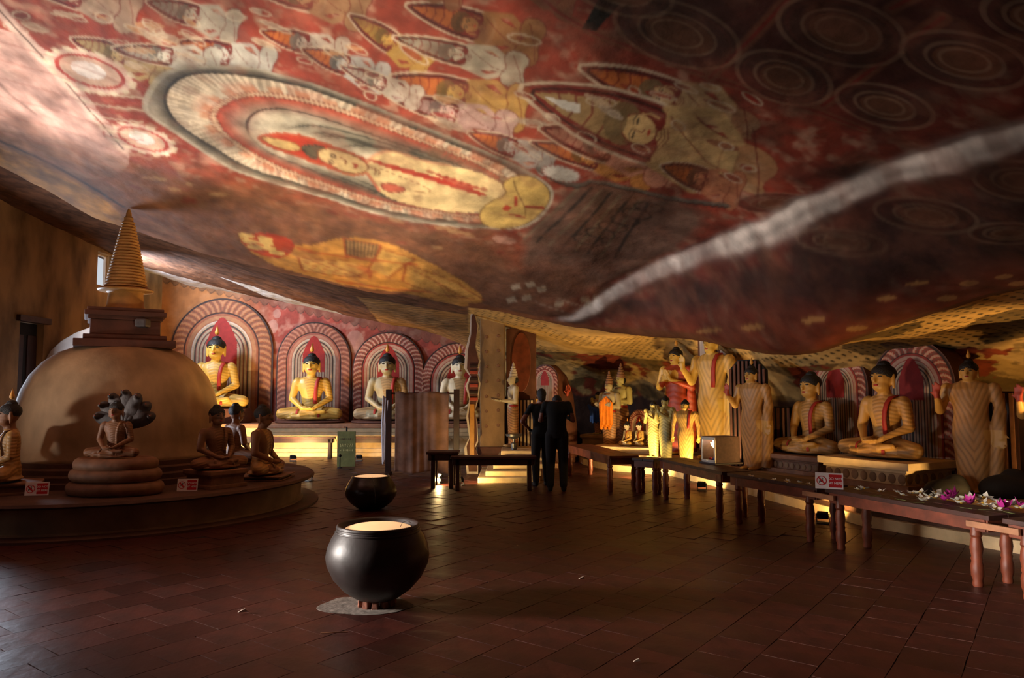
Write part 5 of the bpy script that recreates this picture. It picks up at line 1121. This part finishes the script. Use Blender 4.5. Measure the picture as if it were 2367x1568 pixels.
for k, (z, m, n_) in enumerate(((.80, 'textdark', 7), (.64, 'textpale', 8), (.60, 'textpale', 6), (.48, 'textpale', 9))):
    for j in range(n_):
        obj('letter_mark', MB().box((-bw * .36 + bw * .74 * (j + .5) / n_, -.018, bh * z), (bw * .055, .004, bh * (.03 + .012 * ((j * 7 + k) % 3)))), m, t)
obj('bracket', MB().prism([(-.015, bh), (.015, bh), (.015, bh + .11), (-.065, bh + .11), (-.065, bh + .09), (-.015, bh + .09)], 0, .02), 'black', t)
q = on(788, 1082); t = thing('barrier_post', 'little black post with a ball top before the green board', 'post', q + Vector((0, -.1, 0)))
obj('stem', MB().cap((0, 0, .03), .012, (0, 0, .24), .010), 'black', t); obj('ball', MB().ell((0, 0, .26), (.034, .034, .034)), 'black', t, smooth=True); obj('foot', MB().lathe([(.055, 0), (.05, .02), (.015, .03)], 16), 'black', t)
def text_mesh(s, size, align='CENTER'):
    c = bpy.data.curves.new('lettering', 'FONT'); c.body = s; c.size = size; c.align_x = align; c.align_y = 'CENTER'; c.extrude = .0006; c.offset = size * .022
    o = bpy.data.objects.new('tmp', c); COL.objects.link(o); dg = bpy.context.evaluated_depsgraph_get(); dg.update()
    me = bpy.data.meshes.new_from_object(o.evaluated_get(dg)); bpy.data.objects.remove(o); return me
def warning_sign(label, loc, rz, w, tilt=.25):
    h = w * .62; t = thing('warning_sign', label, 'sign', loc, rz)
    e = bpy.data.objects.new('plate', MB().box((0, 0, h / 2), (w, .006, h)).mesh('plate', False, .001)); COL.objects.link(e); e.parent = t; e.rotation_euler = (-tilt, 0, 0); e.data.materials.append(M['signwhite'])
    P_ = lambda n, me, m, **k: obj(n, me, m, e, **k)
    cx = -w * .27; r = w * .185
    rg_ = MB(); nn = 36
    vs = [(cx + rr_ * math.cos(2 * PI * i / nn), y, h / 2 + rr_ * math.sin(2 * PI * i / nn)) for y in (-.0045, -.003) for rr_ in (r, r * .84) for i in range(nn)]
    fs = [(i, (i + 1) % nn, nn + (i + 1) % nn, nn + i) for i in range(nn)] + [(2 * nn + i, 2 * nn + (i + 1) % nn, (i + 1) % nn, i) for i in range(nn)]
    P_('prohibition_ring', rg_.add(vs, fs), 'signred')
    d_ = r * .9 * .707; P_('prohibition_bar', MB().prism([(cx - d_ - .004, h / 2 + d_ - .004), (cx - d_ + .006, h / 2 + d_ + .006), (cx + d_ + .004, h / 2 - d_ + .004), (cx + d_ - .006, h / 2 - d_ - .006)], -.005, -.003), 'signred')
    k = r
    P_('seated_pictogram', MB().prism([(cx - .55 * k, h / 2 - .5 * k), (cx - .42 * k, h / 2 - .5 * k), (cx - .36 * k, h / 2 - .15 * k), (cx + .0 * k, h / 2 - .3 * k), (cx + .25 * k, h / 2 - .3 * k), (cx + .3 * k, h / 2 + .25 * k), (cx + .1 * k, h / 2 + .3 * k), (cx + .0 * k, h / 2 + .0 * k), (cx - .45 * k, h / 2 - .02 * k)], -.0042, -.003).ell((cx + .2 * k, -.0035, h / 2 + .48 * k), (.13 * k, .001, .13 * k)), 'signblack')
    P_('red_panel', MB().box((w * .22, -.0035, h / 2), (w * .46, .002, h * .80)), 'signred')
    for i, s_ in enumerate(('DO NOT', 'SIT HERE')):
        o = P_('lettering', text_mesh(s_, w * .125), 'signwhite'); o.location = (w * .22, -.0052, h * (.63 - .27 * i)); o.rotation_euler = (PI / 2, 0, 0)
    return t
q = on(1917, 1131, .60); warning_sign('red and white sign reading do not sit here on the bench', q + Vector((0, 0, .001)), fz((-.42, -.9)), .265)
q = on(84, 1146, .412); warning_sign('dim red and white warning sign at the left of the stupa platform', q, fz((.25, -1)), .245, .2)
q = on(432, 1136, .412); warning_sign('dim red and white warning sign at the middle of the stupa platform', q, fz((.1, -1)), .235, .2)

# ================================================================ GLASS BOX ON THE BENCH
q = on(1655, 1090, .60); rz = fz((-.93, -.36))
t = thing('display_box', 'small glass fronted box glowing inside, standing on the bench', 'display box', (2.90, 10.30, .60), rz)
bw, bd, bh = .31, .40, .35
for x in (-1, 1): obj('side_panel', MB().box((x * (bw / 2 - .008), 0, bh / 2 + .02), (.016, bd, bh)), 'boxside', t, bevel=.003)
obj('back_panel', MB().box((0, bd / 2 - .008, bh / 2 + .02), (bw, .016, bh)), 'boxside', t); obj('top_panel', MB().box((0, 0, bh + .02), (bw, bd, .016)), 'boxside', t, bevel=.003); obj('bottom_panel', MB().box((0, 0, .012), (bw + .05, bd + .06, .024)), 'wood_dark', t, bevel=.004)
for x in (-1, 1): obj('frame_bar', MB().box((x * (bw / 2 - .014), -bd / 2 - .006, bh / 2 + .02), (.028, .012, bh)), 'alu', t, bevel=.002)
for z in (.04, bh): obj('frame_bar', MB().box((0, -bd / 2 - .006, z), (bw, .012, .04)), 'alu', t, bevel=.002)
obj('lamp_bowl', MB().lathe([(.01, .20), (.05, .21), (.085, .245), (.10, .29), (.09, .29)], 24, (0, -.05, 0), closed=False), 'lens', t, smooth=True)
obj('inner_statuette', MB().loft([(0, 0, .03, .06, .05), (0, 0, .06, .05, .04), (0, 0, .10, .04, .035), (0, 0, .13, .02, .02), (0, 0, .17, .02, .02)], 14), 'flame', t, loc=(0, -.02, 0), smooth=True)
for k, m in enumerate(('redcloth', 'blue', 'petal')): obj('offering', MB().ell((-.09 + .08 * k, -.1, .055), (.03, .025, .03)), m, t, smooth=True)
obj('glass_pane', MB().box((0, -bd / 2 + .004, bh / 2 + .02), (bw - .05, .004, bh - .05)), 'glass', t)
l = bpy.data.lights.new('box_lamp', 'POINT'); l.energy = 1.2; l.color = (1, .9, .75); l.shadow_soft_size = .03
lo = bpy.data.objects.new('box_lamp', l); COL.objects.link(lo); lo.parent = t; lo.location = (0, -.1, .32)

# ================================================================ FLOWERS ON THE BENCH
def flower_mesh(n, r, lift, m, centre, seed):
    rs = random.Random(seed); b = MB()
    for k in range(n):
        a = 2 * PI * k / n + rs.uniform(-.2, .2); l = r * rs.uniform(.8, 1.15); li = lift * rs.uniform(.4, 1.4); w = r * .34; c, s_ = math.cos(a), math.sin(a)
        pts = [(.01, 0, .006), (l * .5, w, li * .35 + .006), (l, 0, li), (l * .5, -w, li * .35 + .006), (l * .5, 0, li * .1 + .004)]
        n0 = [(x * c - y * s_, x * s_ + y * c, z) for x, y, z in pts]; b.add(n0, [(0, 1, 4), (1, 2, 4), (2, 3, 4), (3, 0, 4)])
    return b.mesh('petals', True)
FM = [flower_mesh(5, .05, .03, 'petal', True, k) for k in range(4)]; FG = [flower_mesh(9, .055, .05, 'petal_m', True, 10 + k) for k in range(2)]
for f in FM: f.materials.append(M['petal'])
for f in FG: f.materials.append(M['petal_m'])
FC = MB().ell((0, 0, .01), (.012, .012, .008), 8, 5).mesh('flower_centre', True); FC.materials.append(M['petal_c'])
def flower(px, py, mag=False, sc=1.):
    q = on(px, py, .603)
    t = thing('flower', 'magenta flower among the white ones on the bench' if mag else 'white frangipani flower lying on the bench', 'flower', q, RNG.uniform(0, 6), 'magenta flowers on the bench' if mag else 'white flowers on the bench', sc * 1.3 * RNG.uniform(.85, 1.15))
    obj('petals', (FG if mag else FM)[RNG.randint(2 if mag else 4)], None, t, rot=(RNG.uniform(-.4, .4), RNG.uniform(-.4, .4), 0), loc=(0, 0, .02)); obj('flower_centre', FC, None, t, loc=(0, 0, .02))
for px, py in ((1985, 1138), (1998, 1137), (2036, 1143), (2075, 1145), (2088, 1152), (2110, 1148), (2128, 1150), (2130, 1162), (2142, 1166), (2160, 1162), (2165, 1150), (2172, 1156), (2215, 1166), (2222, 1172), (2232, 1164), (2244, 1160), (2256, 1166), (2272, 1172), (2285, 1178), (2300, 1186), (2315, 1176), (2335, 1178), (2350, 1176), (2362, 1186), (2305, 1170), (2275, 1162), (2150, 1156)): flower(px, py, sc=.8 if px < 2120 else 1.)
for px, py in ((2195, 1158), (2190, 1164), (2246, 1172), (2318, 1184), (2365, 1182), (2206, 1154)): flower(px, py, True)
for px, py in ((1760, 1112), (1790, 1114), (1820, 1118), (1850, 1121), (1868, 1124), (1735, 1106)):
    flower(px, py, sc=.6)
for k in range(9):
    q = on(2010 + 42 * k, 1148 + 5.2 * k, .603); b = MB().cap((0, 0, .004), .0025, (.11 * math.cos(k), .11 * math.sin(k), .006), .0025, 6)
    tag(obj('cut_stalk', b, 'stem', loc=q), 'thin green cut stalk lying on the bench', 'stalk', 'cut stalks on the bench')
for lb, px, py, s_ in (('tiny pale paper scrap on the floor left of the large pot', 562, 1416, .035), ('thin dark twig on the floor in front of the large pot', 770, 1466, .0), ('tiny curled scrap on the floor at centre right', 1345, 1339, .03), ('tiny white scrap on the floor at bottom right', 1472, 1530, .025)):
    q = on(px, py, .012)
    if s_: tag(obj('paper_scrap', MB().prism([(-s_, 0), (s_, 0), (s_ * .3, s_ * .9), (-s_ * .4, s_ * .6)], 0, .006), 'litter', loc=q, rot=(.6, 0, .4)), lb, 'litter')
    else: tag(obj('twig', MB().tube([(-.08, 0, .005), (0, .004, .008), (.09, .02, .005)], .004, 6), 'wood_pale', loc=q), lb, 'twig')

# ================================================================ VISITORS
def person(label, loc, rz, h, pose):
    k = h / 1.7; b = MB()
    b.loft([(0, 0, .84, .155, .10), (0, 0, .92, .17, .115), (0, 0, 1.02, .15, .105), (0, 0, 1.15, .155, .11), (0, .0, 1.28, .18, .115), (0, .01, 1.38, .185, .10), (0, .01, 1.43, .12, .07)])
    for s in (-1, 1):
        fy = -.05 if pose == 'akimbo' and s < 0 else 0
        b.cap((s * .09, 0, .88), .10, (s * .10, fy - .02, .48), .078); b.cap((s * .10, fy - .02, .48), .076, (s * .105, fy + .02, .11), .062)
        b.cap((s * .105, fy + .03, .045), .042, (s * .12, fy - .13, .035), .034)
        b.cap((s * .17, .01, 1.38), .06, (s * .19, .01, 1.35), .056)
    def ar_(s, el, wr, d, up):
        b.cap((s * .19, .01, 1.37), .052, el, .04); b.cap(el, .038, wr, .028); hand(b, wr, d, up, .95)
    if pose == 'akimbo':
        ar_(1, (.36, .05, 1.12), (.20, -.06, .98), (-.6, -.5, -.5), (0, 0, 1)); ar_(-1, (-.25, .0, 1.1), (-.22, -.08, .86), (0, -.2, -1), (1, 0, 0)); hc = (0, -.01, 1.57); b.cap((0, .015, 1.40), .055, (0, .0, 1.52), .05)
    else:
        ar_(1, (.26, -.02, 1.12), (.12, -.24, 1.18), (-.5, -.8, .3), (0, 0, 1)); ar_(-1, (-.26, -.02, 1.12), (-.12, -.24, 1.18), (.5, -.8, .3), (0, 0, 1)); hc = (0, -.19, 1.40); b.cap((0, .01, 1.38), .058, (0, -.12, 1.39), .05)
    c = Vector(hc); b.ell(c, (.074, .09, .105)); b.ell(c + Vector((0, -.03, -.06)), (.055, .06, .055)); b.cap(c + Vector((0, -.085, .0)), .01, c + Vector((0, -.10, -.03)), .014)
    for s in (-1, 1): b.ell(c + Vector((s * .075, .005, -.01)), (.012, .022, .03))
    me = remesh(b, .014, 3)
    def reg(x, y, z):
        r = np.zeros(len(x)); r[z < .93] = 1; r[(z > 1.42) | (y < -.1) & (z > 1.27)] = 2; r[(np.abs(x) > .215) & (z < 1.24) & (z > .75)] = 2; r[(y < -.14) & (z > .9) & (z < 1.3)] = 2; r[z < .075] = 3
        return r
    mat_regions(me, reg)
    for m in ('shirt', 'trouser', 'human', 'black'): me.materials.append(M[m])
    t = thing('person', label, 'person', loc, rz); t.scale = (k,) * 3
    obj('body', me, None, t)
    hb = MB().ell(c + Vector((0, .018, .025)), (.085, .095, .10)).ell(c + Vector((0, .05, -.04)), (.07, .06, .08))
    obj('hair', remesh(hb, .015, 2), 'hair', t)
    for s in (-1, 1): obj('eye', MB().ell(c + Vector((s * .03, -.083, .005)), (.013, .006, .006), 8, 5), 'eyec', t)
    obj('mouth', MB().ell(c + Vector((0, -.088, -.065)), (.02, .006, .006), 8, 5), 'lip', t)
person('person in dark clothes with hand on hip, seen from behind', (.50, 12.55, 0), PI + .25, 1.66, 'akimbo')
person('person in black with bowed head, back turned, right of the other', (.72, 11.9, 0), PI - .1, 1.72, 'bowed')

# ================================================================ LAMPS (floodlights on the floor, each with its own light)
def lamp(label, loc, tgt, power, color=GOLD, cone=120, blend=.5, bulb=False, r=.05, lift=.12):
    loc = Vector(loc); d = (Vector(tgt) - loc); rz = math.atan2(-d.x, d.y) + PI      # local -Y looks at the target
    t = thing('floor_lamp', label, 'lamp', loc, rz)
    obj('base', MB().box((0, 0, .012), (.14, .10, .024)), 'metal', t, bevel=.004); obj('bracket', MB().prism([(-.076, .02), (.076, .02), (.076, .13), (.064, .13), (.064, .032), (-.064, .032), (-.064, .13), (-.076, .13)], -.01, .01), 'metal', t)
    el = math.atan2(d.z - lift, d.xy.length)
    hsg = obj('housing', MB().box((0, .02, 0), (.125, .05, .085)), 'black', t, loc=(0, 0, lift), rot=(-el, 0, 0), bevel=.008)
    obj('lens', MB().box((0, -.008, 0), (.10, .006, .065)), 'bulb' if bulb else 'lens', hsg)
    l = bpy.data.lights.new('floor_lamp_light', 'SPOT'); l.energy = power; l.color = color; l.spot_size = math.radians(cone); l.spot_blend = blend; l.shadow_soft_size = r
    o = bpy.data.objects.new('floor_lamp_light', l); COL.objects.link(o)
    o.location = loc + Vector((0, 0, lift)) + d.normalized() * .05; aim(o, tgt)
    return t
lamp('floodlight before the large yellow Buddha, hidden by the stupa figures', (-6.9, 16.95, 0), (-7.2, 19.2, 2.2), 260, GOLD, 130)
lamp('small floodlight under the thin table before the second Buddha', (-5.0, 16.95, 0), (-5.1, 19.2, 1.5), 230, GOLD, 130)
lamp('floodlight behind the green board', (-3.5, 17.0, 0), (-3.3, 19.2, 1.8), 55, WARM, 120)
lamp('glaring floodlight on the floor by the small dark table', on(1015, 1116), (-4.2, 11.0, 3.9), 420, WARM, 62, .25, bulb=False)
tb = thing('bare_bulb', 'bare glowing bulb on the floor under the small dark table', 'bulb', on(1014, 1122)); obj('bulb_glass', MB().ell((0, 0, .085), (.028, .028, .04)), 'bulb', tb, smooth=True); obj('socket', MB().lathe([(.03, 0), (.03, .03), (.018, .05)], 14), 'black', tb)
l = bpy.data.lights.new('bare_bulb_light', 'POINT'); l.energy = 26; l.color = GOLD; l.shadow_soft_size = .03; o = bpy.data.objects.new('bare_bulb_light', l); COL.objects.link(o); o.location = on(1014, 1122) + Vector((0, -.06, .10))
lamp('floodlight on the floor lighting the stepped plinth', (at(1064, 1100, 12.62).x, 12.62, 0), (.1, 14.2, .9), 75, GOLD, 120)
lamp('floodlight under the far bench lighting the small figures', (2.25, 13.35, 0), (2.5, 16.2, 1.5), 230, GOLD, 130)
lamp('floodlight under the benches lighting the giant Buddha', (3.05, 11.95, 0), (3.95, 14.2, 1.3), 140, GOLD, 120)
lamp('floodlight behind the bench lighting the arched Buddhas', (3.75, 9.0, 0), (4.8, 11.0, 1.3), 70, WARM, 120)
lamp('floodlight on the platform beyond the right edge', (6.3, 7.55, .35), (5.3, 9.9, 2.0), 200, WARM, 120)
lamp('floodlight at the foot of the ochre wall behind the stupa', (-7.9, 15.6, 0), (-9.4, 17.4, 3.0), 42, WARM, 85)
lamp('floodlight low behind the stupa figures', (-3.6, 13.2, 0), (-5.2, 11.2, 1.2), 20, WARM, 120)
